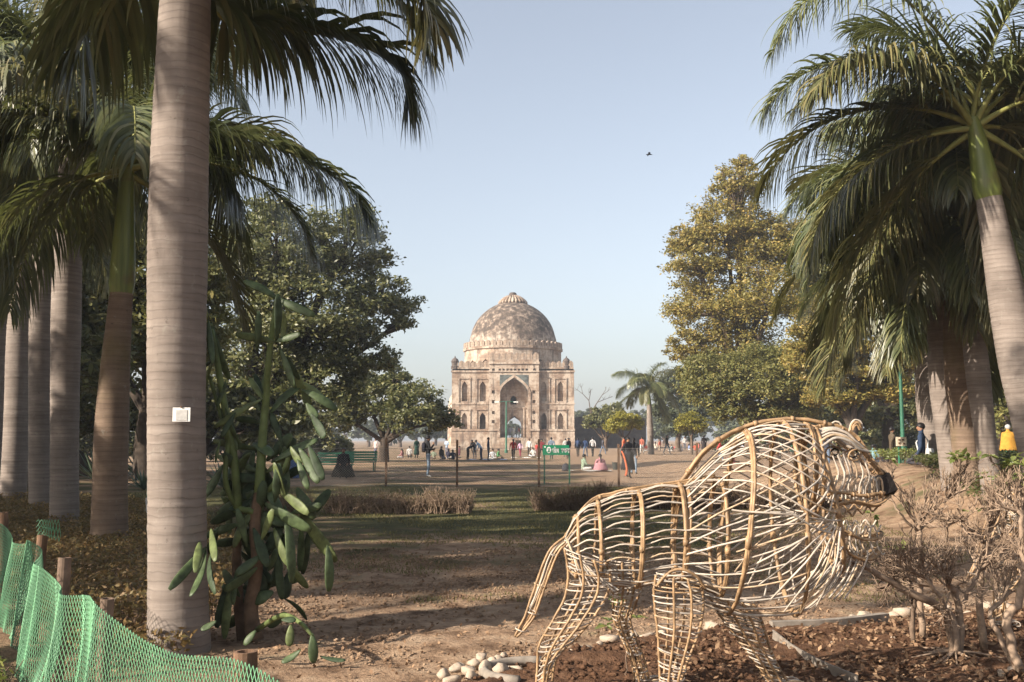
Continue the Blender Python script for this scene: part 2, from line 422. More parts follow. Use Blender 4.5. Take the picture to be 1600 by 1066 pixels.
gx = axis(-900, -5.5, 7.0, 900, .06); gy = axis(-60, 2.6, 15.5, 1500, .06, 1.13)
gx = np.clip(gx, -900, 900); gy = np.clip(gy, -60, 1500)
GX, GY = np.meshgrid(gx, gy)
near = np.exp(-np.maximum(0, GY - 9) / 12)
GZ = ground_h(GX, GY) + near * ((fbm(GX * 2.3, GY * 2.3, 3, 4) - .47) * .05 + (vnoise(GX * 11, GY * 11, 9) - .5) * .022) + (fbm(GX * .22, GY * .22, 5, 3) - .45) * .10 * sstep((GY - 5) / 10)
nx, ny = len(gx), len(gy)
idx = np.arange(nx * ny).reshape(ny, nx)
Fg = np.stack([idx[:-1, :-1], idx[:-1, 1:], idx[1:, 1:], idx[1:, :-1]], -1).reshape(-1, 4)
link('ground', fast_mesh('ground', np.stack([GX, GY, GZ], -1).reshape(-1, 3), Fg, [MAT['ground']], smooth=True), kind='structure')

# dug bed round the sculptures
EDGE = np.array([(-.75, 5.6), (-.47, 6.55), (.15, 7.55), (.79, 8.05), (1.75, 8.65), (3.05, 8.8), (4.3, 9.4), (5.2, 9.8), (6.6, 10.2)])
bx = np.arange(-.75, 6.6, .045); by = np.arange(3.2, 10.2, .045)
BX, BY = np.meshgrid(bx, by)
edge = np.interp(BX, EDGE[:, 0], EDGE[:, 1])
inside = np.clip((edge - BY) / .25, -1, 1)
BZ = -.05 + .095 * sstep(inside * .5 + .5) + (fbm(BX * 3.1, BY * 3.1, 31, 4) - .45) * .10 * np.clip(inside, 0, 1) + (vnoise(BX * 14, BY * 14, 8) - .5) * .05 * np.clip(inside, 0, 1)
ii = np.arange(BX.size).reshape(BX.shape)
keep = (BY < edge + .05)[:-1, :-1]
Fb = np.stack([ii[:-1, :-1], ii[:-1, 1:], ii[1:, 1:], ii[1:, :-1]], -1)[keep]
link('flower_bed', fast_mesh('flower_bed', np.stack([BX, BY, BZ], -1).reshape(-1, 3), Fb, [MAT['bed']], smooth=True), kind='structure')

def bed_edge(x): return float(np.interp(x, EDGE[:, 0], EDGE[:, 1]))

# ================================================================== TOMB
TD = 155.0
TS = TD / F_PX
t0 = at(801.5, 706, TD)
TX, TZ = t0[0], -.12
tomb = thing('domed_tomb', 'old sandstone tomb with great stained dome and arched portal across the lawn', 'tomb', (TX, TD, TZ))
def tx(px): return (px - 801.5) * TS * 1.0
def tz(py): return at(800, py, TD)[2] - TZ

def arch(x0, x1, zb, zs, za, n=8):
    c, w = (x0 + x1) / 2, (x1 - x0) / 2
    R = [(c + w * (1 - t), zs + (za - zs) * t ** .6) for t in np.linspace(0, 1, n)]
    L = [(2 * c - x, z) for x, z in R[:-1]][::-1]
    return [(c - w, zb), (c + w, zb)] + R + L

DEPTH = 18.6
z_pl, z_mid, z_par, z_top = tz(672), tz(631), tz(579), tz(565)
Lx, Rx = tx(706), tx(897)
# hollow body: front wall with niches and openings, side walls, rear wall with its own doorway, roof
def wall_front():
    m = MB().box(((Lx + Rx) / 2, 1.25, z_par / 2), (Rx - Lx, 2.5, z_par)).mesh('wall', [MAT['stone']])
    c = MB()
    for (a, b, blind) in ((721.5, 730, 1), (749.5, 759, 0), (845.5, 854, 0), (871, 880, 1)):
        c.prism(arch(tx(a), tx(b), tz(627), tz(604), tz(596)), -1, .65)
        c.prism(arch(tx(a), tx(b), tz(673) + .05, tz(653), tz(645)), -1, .55 if blind else 1.9)
        for (y0, y1) in ((595, 628), (643, 672)):
            pass
    c.prism([(tx(770), tz(684)), (tx(836), tz(684)), (tx(836), tz(575)), (tx(770), tz(575))], -1, 4)
    return boolean(m, c, 'wall')
link('front_wall', wall_front(), tomb)
# recessed rectangular frames round each niche (thin raised mouldings)
fr = MB()
for (a, b) in ((721.5, 730), (749.5, 759), (845.5, 854), (871, 880)):
    for (yt, yb) in ((592, 628), (641, 673)):
        x0, x1, zt, zb = tx(a) - .45, tx(b) + .45, tz(yt), tz(yb)
        fr.box((x0, -.05, (zt + zb) / 2), (.16, .16, zt - zb)); fr.box((x1, -.05, (zt + zb) / 2), (.16, .16, zt - zb))
        fr.box(((x0 + x1) / 2, -.06, zt + .08), (x1 - x0 + .3, .18, .17))
fr.obj('niche_moulding', MAT['stone'], tomb)
for s, x in ((-1, Lx + 1.1), (1, Rx - 1.1)):
    MB().box((x, 2.5 + (DEPTH - 5) / 2, z_par / 2), (2.2, DEPTH - 5, z_par)).obj('side_wall', MAT['stone'], tomb)
rear = MB().box(((Lx + Rx) / 2, DEPTH - 1.25, z_par / 2), (Rx - Lx, 2.5, z_par)).mesh('wall', [MAT['stone']])
link('rear_wall', boolean(rear, MB().prism(arch(tx(790), tx(818), tz(684), tz(662), tz(648)), DEPTH - 4, DEPTH + 2), 'wall'), tomb)
MB().box(((Lx + Rx) / 2, DEPTH / 2, z_par + .12), (Rx - Lx - .02, DEPTH - .1, .24)).obj('roof', MAT['stone'], tomb)
MB().box((0, DEPTH / 2, tz(684) / 2 - .02), (Rx - Lx - 4.6, DEPTH - .5, tz(684))).obj('floor', MAT['stone'], tomb)
# projecting portal
PX0, PX1 = tx(764.5), tx(842)
pz = tz(566)
def portal():
    m = MB().box(((PX0 + PX1) / 2, .55, pz / 2), (PX1 - PX0, 2.9, pz)).mesh('portal', [MAT['stone']])
    c = MB().prism(arch(tx(781.5), tx(825), tz(684), tz(612), tz(590)), -3, 1.1)
    m = boolean(m, c, 'portal')
    c = MB()
    c.prism(arch(tx(792.5), tx(814.5), tz(684) + .01, tz(663), tz(649.5)), 0, 4)
    c.prism(arch(tx(797.5), tx(807), tz(632), tz(623), tz(617.5)), 0, 4)
    c.prism([(tx(805), tz(703)), (tx(814), tz(703)), (tx(814), tz(688)), (tx(805), tz(688))], -3, 0.3)
    for (px, py) in ((771, 613), (771, 628), (771, 645), (834, 613), (834, 628), (834, 645), (771, 659), (834, 659)):
        c.box((tx(px), -.9, tz(py)), (.45, .9, .5))
    for px in range(781, 829, 6): c.box((tx(px), -.9, tz(579.5)), (.36, .8, .55))
    for px in (771, 835): c.box((tx(px), -.9, tz(579.5)), (.42, .7, .6))
    return boolean(m, c, 'portal')
link('portal', portal(), tomb)
# dark tiled spandrels over the great arch, with the arch cut out
sp = MB().prism([(tx(781), tz(611)), (tx(825.5), tz(611)), (tx(825.5), tz(586.5)), (tx(781), tz(586.5))], -.945, -.86).mesh('spandrel', [MAT['tile']])
link('spandrel', boolean(sp, MB().prism(arch(tx(783), tx(823.5), tz(684), tz(612), tz(591.5)), -3, 1), 'spandrel'), tomb)
rb = MB()
def archring(x0, x1, zs, za, wd, y0, y1, mb):
    A = arch(x0, x1, 0, zs, za)[2:]; B = arch(x0 - wd, x1 + wd, 0, zs, za + wd * 1.1)[2:]
    for i in range(len(A) - 1):
        q = [A[i], B[i], B[i + 1], A[i + 1]]; mb.prism(q, y0, y1)
archring(tx(782), tx(824.5), tz(612), tz(590.5), .42, -1.02, -.7, rb)
rb.box((tx(781.5) - .2, -.94, (tz(612) + tz(684)) / 2), (.40, .14, tz(612) - tz(684)))
rb.box((tx(825) + .2, -.94, (tz(612) + tz(684)) / 2), (.40, .14, tz(612) - tz(684)))
rb.box((tx(803.3), 1.0, tz(637)), (tx(821) - tx(786), .16, .22)); rb.box((tx(788.5), 1.02, tz(660)), (.22, .14, 4.6)); rb.box((tx(818.5), 1.02, tz(660)), (.22, .14, 4.6))
rb.obj('arch_moulding', MAT['stone'], tomb)
# string courses and cornices
for (z, h, pr) in ((z_pl, .30, .16), (z_mid, .24, .13), (z_par - .15, .30, .2)):
    for (a, b) in ((Lx - .12, PX0 - .01), (PX1 + .01, Rx + .12)):
        MB().box(((a + b) / 2, .02, z), (b - a, pr * 2, h)).obj('string_course', MAT['stone'], tomb)
for (z, h) in ((pz - .2, .34), (tz(672), .28), (tz(586) + .5, .2)):
    if z == tz(672):
        for (a, b) in ((PX0 - .1, tx(780)), (tx(826.5), PX1 + .1)): MB().box(((a + b) / 2, -.92, z), (b - a, .3, h)).obj('string_course', MAT['stone'], tomb)
    else: MB().box(((PX0 + PX1) / 2, -.93, z), (PX1 - PX0 + .16, .32, h)).obj('string_course', MAT['stone'], tomb)
for (a, b) in ((Lx, PX0), (PX1, Rx)): MB().box(((a + b) / 2, -.14, z_pl / 2 - .1), (b - a + (.1), .26, z_pl - .32)).obj('plinth', MAT['stone'], tomb)
# battlements
W = 1.0
pts = [(-.46, 0), (.46, 0), (.46, .62), (.40, .84), (.24, 1.02), (0, 1.12), (-.24, 1.02), (-.40, .84), (-.46, .62)]
mer = MB().prism(pts, -.22, .22).mesh('merlon', [MAT['stone']])
def merlons(x0, x1, y, z, sc_=1.0, n=None):
    n = n or max(1, int(round((x1 - x0) / (1.0 * sc_))))
    for i in range(n):
        o = link('merlon', mer, tomb, (x0 + (x1 - x0) * (i + .5) / n, y, z)); k = (x1 - x0) / n / 1.0
        o.scale = (k, sc_, sc_ * random.uniform(.9, 1.05)); o.rotation_euler[1] = random.uniform(-.02, .02)
def parapet(x0, x1, y, z, h):
    MB().box(((x0 + x1) / 2, y, z + h / 2), (x1 - x0, .5, h)).obj('parapet', MAT['stone'], tomb)
parapet(Lx + .05, PX0 - .02, .30, z_par, .5); merlons(Lx + .05, PX0, .30, z_par + .5, .92)
parapet(PX1 + .02, Rx - .05, .30, z_par, .5); merlons(PX1, Rx - .05, .30, z_par + .5, .92)
parapet(PX0 + .02, PX1 - .02, -.60, pz, .35); merlons(PX0, PX1, -.60, pz + .35, 1.0, 8)
parapet(Lx + .05, Rx - .05, DEPTH - .3, z_par, .5); merlons(Lx, Rx, DEPTH - .3, z_par + .5, .92)
for px in (708.5, 874 + 9.5):   # corner turret stubs
    MB().lathe([(.62, 0), (.62, .5), (.5, .6), (.55, 1.0), (.62, 1.25), (.45, 1.6), (.12, 1.85), (.05, 2.1)], (tx(px) + .2, .5, z_par + .2), 10).obj('corner_turret', MAT['stone_dark'], tomb)
# sixteen-sided drum, ring of merlons, dome, lotus
cy = DEPTH / 2
dsc = (TD + cy - 4) / TD
zd0, zd1 = z_par, tz(541) * 1.02
rd = 77.5 * TS * dsc
zz = [(rd, zd0), (rd, zd1 - .5), (rd + .25, zd1 - .4), (rd + .28, zd1)]
drum = MB().lathe(zz, (0, cy, 0), 16).mesh('drum', [MAT['stone']])
cut = MB()
for k in range(16):
    a = math.pi * 2 * (k + .5) / 16; R = rd * math.cos(math.pi / 16)
    p = arch(-.75, .75, zd0 + .25, zd0 + 1.35, zd0 + 2.0)
    V = []; n = len(p)
    for rr in (R - .4, R + .6):
        for (x, z) in p: V.append((math.cos(a) * rr - math.sin(a) * x, cy + math.sin(a) * rr + math.cos(a) * x, z))
    Fp = [(i, (i + 1) % n, n + (i + 1) % n, n + i) for i in range(n)] + [tuple(range(n - 1, -1, -1)), tuple(range(n, 2 * n))]
    cut.add(V, Fp)
link('drum', boolean(drum, cut, 'drum'), tomb)
for k in range(48):
    a = 2 * math.pi * k / 48
    o = link('merlon', mer, tomb, (math.cos(a) * (rd + .02), cy + math.sin(a) * (rd + .02), zd1)); o.rotation_euler[2] = a + math.pi / 2; o.scale = (.98, .7, .80)
R0 = 68.6 * TS * dsc
prof = []
zb, zt = zd1 - .1, tz(462) * 1.015
H = zt - zb
for t in np.linspace(0, 1, 26):
    z = H * t
    r = R0 * (1 + .02 * math.sin(min(t / .3, 1) * math.pi)) * (1 - max(0, (t - .12) / .88) ** 2.15) ** .56
    prof.append((max(r, 1.7), z))
prof = [p for p in prof if p[0] > 1.75] + [(1.7, H * .99)]
MB().lathe(prof, (0, 0, 0), 64).obj('dome', MAT['dome'], tomb, (0, cy, zb), smooth=True)
# lotus: each petal its own piece, then the finial knob
for k in range(24):
    a = 2 * math.pi * k / 24
    pp = [(.75, H * 1.0 + .95), (1.45, H * 1.0 + .55), (2.15, H * .985 + .0), (2.32, H * .975 - .28)]
    P = [(math.cos(a) * r, cy + math.sin(a) * r, zb + z) for r, z in pp]
    m = MB().tube(spline(P, 6), np.array([.09, .15, .21, .25, .26, .16]), 6); m.obj('lotus_petal', MAT['stone'], tomb, smooth=True)
MB().lathe([(2.1, -.25), (1.5, .4), (.8, .85), (.55, 1.0), (.66, 1.15), (.55, 1.4), (.35, 1.5)], (0, cy, zb + H), 16).obj('finial', MAT['stone_dark'], tomb, smooth=True)
# low side wing on the left with rounded vault end
ch = MB().lathe([(2.6, 0), (2.6, 6.2), (2.75, 6.3), (2.6, 6.8), (2.3, 8.4), (1.7, 9.6), (.9, 10.4), (.1, 10.8)], (0, 0, 0), 24)
ch.obj('side_chamber', MAT['stone'], tomb, (Lx + 1.4, 9.0, 0))
# dark compound wall right of the tomb, with a broken end
for (x0, x1, h) in ((898, 1010, 651.5),):
    a, b = at(x0, 700, 172), at(x1, 700, 172); zt = at(x0, h, 172)[2]
    w = MB(); n = 12; top = [(a[0] + (b[0] - a[0]) * i / n, zt + random.uniform(-.25, .15)) for i in range(n + 1)]
    w.prism([(a[0], -.3), (b[0], -.3)] + top[::-1], 172, 174)
    o = w.mesh('ruin_wall', [MAT['stone_dark']])
    e = link('ruined_wall', o, None, None, label='dark ruined stone wall running off beside the domed tomb', category='wall')
    m = MB(); p = at(925, 652, 171)
    m.prism([(p[0] - 1.2, zt - .6), (p[0] + 3.2, zt - .6), (p[0] + 2.6, zt + .5), (p[0] + 1.2, zt + 1.0), (p[0] + .2, zt + .4)], 171.4, 173)
    m.obj('broken_gable', MAT['stone'], e)

# ================================================================== BROADLEAF TREES
def leaf_quads(C, L, Wd, rng, droop=.3, up=None):
    n = len(C)
    A = rng.normal(size=(n, 3)); A[:, 2] = A[:, 2] * .6 - droop; A /= np.linalg.norm(A, axis=1)[:, None]
    N = rng.normal(size=(n, 3)) * .8 + np.array([0, 0, .7])
    if up is not None: N += up
    B = np.cross(N, A); B /= np.linalg.norm(B, axis=1)[:, None] + 1e-9
    l = (L * rng.uniform(.65, 1.25, n))[:, None] / 2; w = (Wd * rng.uniform(.7, 1.25, n))[:, None] / 2
    V = np.stack([C - A * l, C + B * w - A * l * .1, C + A * l, C - B * w - A * l * .1], 1)
    return V.reshape(-1, 3), np.arange(4 * n).reshape(-1, 4)

def crown_pts(lobes, n, rng, per=46, cl=.17, low=.35):
    vol = np.array([l[3] ** 2 for l in lobes]); vol = vol / vol.sum()
    C, O, K = [], [], []
    for (x, y, z, r), q in zip(lobes, vol):
        k = max(3, int(n * q / per))
        D = rng.normal(size=(k, 3)); D[:, 2] = np.where(D[:, 2] < -low, -low * rng.random(k), D[:, 2]); D /= np.linalg.norm(D, axis=1)[:, None]
        rad = r * (rng.uniform(.28, 1.0, k) ** .45) * rng.uniform(.84, 1.14, k)
        ctr = np.array([x, y, z]) + D * rad[:, None]
        K.append(ctr)
        cr = np.maximum(.28, r * cl * rng.uniform(.6, 1.35, k))
        m = rng.poisson(per, k) + 4
        J = np.repeat(np.arange(k), m)
        off = rng.normal(size=(len(J), 3)) * np.array([1, 1, .62])
        C.append(ctr[J] + off * cr[J][:, None] * .62); O.append(D[J] * .6)
    return np.concatenate(C), np.concatenate(O), K

def tree(name, label, base, lobes, n, leaf, mat, bark, seed, trunk_r=.35, group=None, cl=.17, per=46, fork=.4, cat='tree', droop=.3):
    rng = np.random.default_rng(seed); base = np.asarray(base, float)
    root = thing(name, label, cat, tuple(base), group)
    lb = [(x - base[0], y - base[1], z - base[2], r) for x, y, z, r in lobes]
    C, O, K = crown_pts(lb, n, rng, per, cl)
    V, F = leaf_quads(C, leaf, leaf * .42, rng, droop, O)
    link('crown', fast_mesh('crown', V, F, [mat]), root)
    zc = np.mean([l[2] for l in lb]); ft = zc * fork; xt = np.mean([l[0] for l in lb]) * .4; yt = np.mean([l[1] for l in lb]) * .4
    tp = np.array([xt, yt, ft])
    P = spline([(0, 0, -.2), (rng.normal() * .15, rng.normal() * .15, ft * .5), tp], 10)
    MB().tube(P, np.linspace(trunk_r * 1.25, trunk_r * .8, 10), 10).obj('trunk', bark, root, smooth=True)
    mb = MB(); 
    for l, k in zip(lb, K):
        c = np.array(l[:3]); mid = (tp + c) / 2 + rng.normal(size=3) * .35 * l[3] * .5; mid[2] += .1 * l[3]
        mb.tube(spline([tp - (0, 0, .3), mid, c], 8), np.linspace(trunk_r * .55, trunk_r * .22, 8), 6, cap=False)
        for q in k[rng.permutation(len(k))[:min(len(k), 16)]]:
            m2 = (c + q) / 2 + rng.normal(size=3) * .12 * l[3]
            mb.tube(spline([mid * .3 + c * .7, m2, q], 5), np.linspace(trunk_r * .17, trunk_r * .04, 5), 4, cap=False)
    mb.obj('limbs', bark, root, smooth=True)
    return root

def lob(d, *pxs, dy=1.0, seed=0):
    """lobes given as (px, py, r_px[, depth offset]); the radius turns into metres at that depth"""
    r_ = random.Random(seed); out = []
    for q in pxs:
        dd = d + (q[3] if len(q) > 3 else r_.uniform(-.5, .5) * q[2] * d / F_PX)
        p = at(q[0], q[1], dd); out.append((p[0], p[1], p[2], q[2] * dd / F_PX))
    return out
def gp(px, d): p = at(px, 700, d); return (p[0], d, float(ground_h(p[0], d)))

tree('mango_tree', 'large dark green spreading tree behind the cactus, sky showing through its top', gp(375, 52),
     lob(52, (440, 400, 88), (540, 400, 72), (592, 470, 58), (480, 505, 105), (395, 560, 95), (560, 560, 62), (350, 430, 88), (625, 505, 24), (500, 610, 70), (420, 335, 34), (560, 345, 28), seed=1),
     66000, .27, MAT['leaf_dark'], MAT['bark_dark'], 21, .5, cl=.15, per=40)
tree('shade_tree', 'low dark round-headed tree beside the left end of the tomb', gp(600, 72),
     lob(72, (520, 650, 52), (590, 632, 54), (650, 645, 48), (694, 660, 24), (555, 600, 26), (620, 602, 30), seed=2), 26000, .33, MAT['leaf_dark'], MAT['bark_dark'], 22, .35)
BGL = 'trees massed behind the left row of palms'
for i, (lab, d, bx_, L_, m) in enumerate((
    ('sunlit olive tree filling the gap behind the leaning green-shafted palm', 40, 230, [(200, 440, 105), (270, 520, 80), (250, 390, 60), (170, 540, 85), (300, 450, 60)], 'leaf_mid'),
    ('broad dark tree behind the grey palm trunks beside the green net', 34, 70, [(60, 420, 110), (20, 520, 100), (110, 560, 90), (-60, 470, 110), (120, 330, 80)], 'leaf_dark'),
    ('shaded bushy tree low behind the thick palm and cactus', 48, 300, [(300, 640, 62), (370, 650, 55), (240, 650, 60), (430, 655, 50)], 'leaf_dark'),
    ('dark leafy tree low behind the left palm trunks', 44, 130, [(150, 640, 68), (80, 640, 66), (10, 640, 70), (-70, 630, 80)], 'leaf_dark'))):
    tree('background_tree', lab, gp(bx_, d), lob(d, *L_, seed=30 + i), 24000, .38, MAT[m], MAT['bark_dark'], 50 + i, .4, group=BGL)

tree('tall_tree', 'tall tree with brown-gold top rising above the right-hand lawn', gp(1175, 72),
     lob(72, (1152, 292, 40), (1135, 360, 62), (1090, 410, 50), (1195, 385, 62), (1110, 480, 66), (1205, 470, 80), (1075, 545, 34), (1150, 560, 74), (1070, 380, 30), (1235, 380, 44), (1160, 255, 16), seed=3),
     74000, .27, MAT['leaf_gold'], MAT['bark'], 23, .45, cl=.17, per=40)
tree('leafy_tree', 'dense olive tree hanging low beneath the tall gold-topped tree', gp(1208, 66),
     lob(66, (1120, 600, 52), (1190, 600, 66), (1250, 590, 56), (1150, 640, 40), (1230, 640, 44), (1085, 585, 28), seed=4), 44000, .26, MAT['leaf_mid'], MAT['bark'], 24, .35, per=40)
tree('yellowing_tree', 'pale yellow-olive tree between the tall tree and the right-hand palms', gp(1330, 58),
     lob(58, (1290, 510, 54), (1265, 560, 44), (1325, 580, 48), (1385, 610, 42), (1300, 620, 40), (1420, 570, 36), (1350, 540, 40), seed=5), 36000, .25, MAT['leaf_gold'], MAT['bark_dark'], 25, .42, per=40)
BGR = 'trees massed behind the right row of palms'
for i, (lab, d, bx_, L_, m) in enumerate((
    ('dark tree standing behind the green lamp pole and palms', 70, 1390, [(1350, 440, 80), (1430, 480, 80), (1300, 430, 62), (1400, 640, 62), (1470, 620, 60), (1340, 650, 45)], 'leaf_dark'),
    ('olive tree behind the rightmost palm trunks and yellow bin', 60, 1560, [(1560, 500, 85), (1620, 590, 80), (1520, 590, 60), (1640, 430, 90), (1580, 640, 55)], 'leaf_mid'),
    ('shaded tree behind the seated man in teal', 92, 1290, [(1290, 640, 45), (1240, 650, 40), (1350, 640, 50), (1420, 640, 50), (1190, 655, 30)], 'leaf_dark'))):
    tree('background_tree', lab, gp(bx_, d), lob(d, *L_, seed=60 + i), 24000, .40, MAT[m], MAT['bark_dark'], 70 + i, .42, group=BGR)
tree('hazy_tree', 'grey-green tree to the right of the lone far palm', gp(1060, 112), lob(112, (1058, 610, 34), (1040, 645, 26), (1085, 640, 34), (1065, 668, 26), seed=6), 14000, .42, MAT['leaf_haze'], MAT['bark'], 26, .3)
tree('round_tree', 'dark round tree behind the yellow-green sapling near the ruined wall', gp(946, 118), lob(118, (935, 655, 17), (955, 648, 19), (975, 658, 15), (925, 664, 12), seed=7), 9000, .42, MAT['leaf_dark'], MAT['bark'], 27, .25)
tree('young_tree', 'small yellow-green tree in front of the ruined wall', gp(975, 92), lob(92, (965, 664, 16), (988, 662, 15), (976, 652, 13), (955, 668, 9), seed=8), 7000, .26, MAT['leaf_yellow'], MAT['bark'], 28, .12, fork=.6)
tree('young_tree', 'small yellow-green tree behind the man in the white cap', gp(1080, 92), lob(92, (1070, 664, 13), (1090, 664, 13), (1080, 655, 11), seed=9), 6000, .26, MAT['leaf_yellow'], MAT['bark'], 29, .12, fork=.6)
# far tree line beyond the tomb
FT = 'far tree line beyond the tomb'
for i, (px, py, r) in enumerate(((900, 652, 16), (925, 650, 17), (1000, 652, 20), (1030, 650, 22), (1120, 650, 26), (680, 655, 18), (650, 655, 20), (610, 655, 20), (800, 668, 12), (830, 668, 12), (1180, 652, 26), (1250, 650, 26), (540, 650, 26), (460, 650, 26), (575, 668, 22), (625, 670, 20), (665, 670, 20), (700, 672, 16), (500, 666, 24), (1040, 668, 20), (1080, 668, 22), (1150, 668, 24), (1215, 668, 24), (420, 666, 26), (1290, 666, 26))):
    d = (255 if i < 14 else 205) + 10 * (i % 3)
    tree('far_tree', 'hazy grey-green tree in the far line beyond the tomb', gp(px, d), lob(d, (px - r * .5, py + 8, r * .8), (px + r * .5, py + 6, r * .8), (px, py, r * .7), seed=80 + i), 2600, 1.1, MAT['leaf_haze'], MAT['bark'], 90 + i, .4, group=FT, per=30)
# shaded understorey below the trees, and unseen park trees set round the frame for shade
US = 'bushes under the trees'
for i, (px, d, r, lab) in enumerate(((-40, 66, 60, 'dark bush at the far end of the left palms'), (60, 68, 55, 'dark bush behind the grey palm trunks'), (160, 70, 55, 'dark bush behind the large agave'), (260, 72, 52, 'dark bush behind the thin green pole'),
                                     (350, 74, 48, 'dark bush low behind the thick palm'), (430, 76, 42, 'dark bush low behind the cactus'), (500, 80, 34, 'dark bush behind the green benches'),
                                     (1290, 96, 34, 'shaded bush behind the lion head'), (1350, 90, 40, 'shaded bush behind the seated teal figure'), (1420, 84, 44, 'shaded bush behind the lantern post'), (1500, 80, 48, 'shaded bush behind the right palm trunks'), (1590, 76, 52, 'shaded bush behind the mustard shawl'), (1220, 104, 28, 'shaded bush beyond the tall tree trunk'), (1150, 112, 24, 'shaded bush far beyond the leafy tree'))):
    k = d / F_PX; x = at(px, 700, d)[0]; rr = r * k
    tree('bush', lab, (x, d, 0), [(x - rr * .6, d, rr * .55, rr * .75), (x + rr * .6, d + 1, rr * .5, rr * .75), (x, d - .5, rr * .95, rr * .7)], 7000, .36, MAT['leaf_dark'], MAT['bark_dark'], 300 + i, .12, group=US, cat='bush', fork=.3)
SW = 'trees of the park standing outside the view'  # those behind and to the right are added to block sky light
proto = None
for i, (x, y, s) in enumerate(((-27, 24, 1.0), (-34, 36, 1.15), (-24, 12, .9), (-42, 48, 1.2), (-30, 4, 1.0), (-46, 22, 1.2), (-28, -18, 1.0), (-38, -8, 1.2), (-8, -26, 1.0), (14, -24, 1.1), (32, 2, 1.0), (34, 22, 1.0))):
    if proto is None:
        proto = tree('park_tree', 'broad unseen park tree giving shade from outside the view', (x, y, 0), [(x + a, y + b, c, r) for a, b, c, r in ((0, 0, 9.5, 4.2), (-3.2, 1, 7.5, 3.4), (3.2, -1, 7.6, 3.3), (0, 3.3, 7, 3.3), (.5, -3.2, 7, 3.2))], 17000, .5, MAT['leaf_dark'], MAT['bark_dark'], 333, .4, group=SW)
    else:
        o = copy_tree(proto); o.location = (x, y, 0); o.rotation_euler[2] = i * 1.3; o.scale = (s, s, s)

# bare dead tree on the horizon
dt = thing('dead_tree', 'leafless dead tree standing above the ruined wall', 'tree', gp(922, 182))
rng = np.random.default_rng(4); segs = []
def grow(p, d, l, r, k):
    q = p + d * l; segs.append((p, q, r, r * .7))
    if k:
        for _ in range(2 if k > 1 else 3):
            e = d + rng.normal(size=3) * .45; e /= np.linalg.norm(e); grow(q, e, l * .72, r * .68, k - 1)
grow(np.array([0, 0, 3.0]), np.array([.05, 0, 1.]), 3.2, .16, 4)
segs.append((np.zeros(3), np.array([0, 0, 3.0]), .22, .16))
a = list(zip(*segs)); V, F = prisms(a[0], a[1], a[2], a[3], 4); link('branches', fast_mesh('branches', V, F, [MAT['bark']]), dt)

# ================================================================== ROYAL PALMS
def frond_geo(P, leaf_len, seed, hang=1.0, n=84, start=.16, width=.034, curl=.5):
    """P: rachis polyline; leaflets on both sides in two ranks, bending under their own weight"""
    rng = np.random.default_rng(seed)
    P = spline(P, 40); L = np.concatenate([[0], np.cumsum(np.linalg.norm(np.diff(P, axis=0), axis=1))]); tt = L / L[-1]
    T = np.gradient(P, axis=0); T /= np.linalg.norm(T, axis=1)[:, None]
    ts = np.concatenate([np.linspace(start, 1, n), np.linspace(start, 1, n)]) + rng.normal(size=2 * n) * .004
    ts = np.clip(ts, 0, .998); sd = np.concatenate([np.ones(n), -np.ones(n)])
    p = np.stack([np.interp(ts, tt, P[:, k]) for k in range(3)], -1)
    t = np.stack([np.interp(ts, tt, T[:, k]) for k in range(3)], -1); t /= np.linalg.norm(t, axis=1)[:, None]
    side = np.cross(t, np.array([0, 0, 1.])); side /= np.linalg.norm(side, axis=1)[:, None] + 1e-6
    nor = np.cross(side, t)
    phi = rng.normal(size=2 * n) * .38 + .12
    fw = curl + .6 * ts
    d = side * (sd * np.cos(phi))[:, None] + nor * np.sin(phi)[:, None] + t * fw[:, None]
    d /= np.linalg.norm(d, axis=1)[:, None]
    ln = leaf_len * (.62 + .5 * np.sin(np.clip(ts, 0, 1) * math.pi * .85)) * (1 - .45 * sstep((ts - .8) / .2)) * rng.uniform(.85, 1.12, 2 * n)
    st = 6; rows = [p]; dirs = [d]; q = p.copy(); dd = d.copy()
    h = hang * rng.uniform(.7, 1.25, 2 * n)
    for k in range(st):
        dd = dd + np.array([0, 0, -1.]) * (h * .26 * (.35 + k * .28))[:, None] + rng.normal(size=dd.shape) * .03
        dd /= np.linalg.norm(dd, axis=1)[:, None]
        q = q + dd * (ln / st)[:, None]; rows.append(q.copy()); dirs.append(dd.copy())
    wprof = np.array([.45, .85, 1., .95, .75, .45, .06]) * width
    V = []
    for k in range(st + 1):
        w = np.cross(dirs[k], nor * .6 + t * .6 + np.array([0, 0, .15])); w /= np.linalg.norm(w, axis=1)[:, None] + 1e-6
        V.append(rows[k] + w * wprof[k] / 2); V.append(rows[k] - w * wprof[k] / 2)
    V = np.stack(V, 1)                             # (leaflets, 2*(st+1), 3)
    m = V.shape[1]
    f = np.array([(2 * k, 2 * k + 1, 2 * k + 3, 2 * k + 2) for k in range(st)])
    F = (np.arange(2 * n)[:, None, None] * m + f[None]).reshape(-1, 4)
    rV, rF = tube(P, np.interp(tt, [0, .12, .5, 1], [.055, .032, .018, .004]), 6)
    return V.reshape(-1, 3), F, rV, rF

def gen_rachis(e0, L, droop, pw=1.25):
    P = [np.zeros(3)]; n = 14
    for i in range(n):
        e = e0 - droop * ((i + .5) / n) ** pw
        P.append(P[-1] + np.array([math.cos(e), 0, math.sin(e)]) * L / n)
    return P

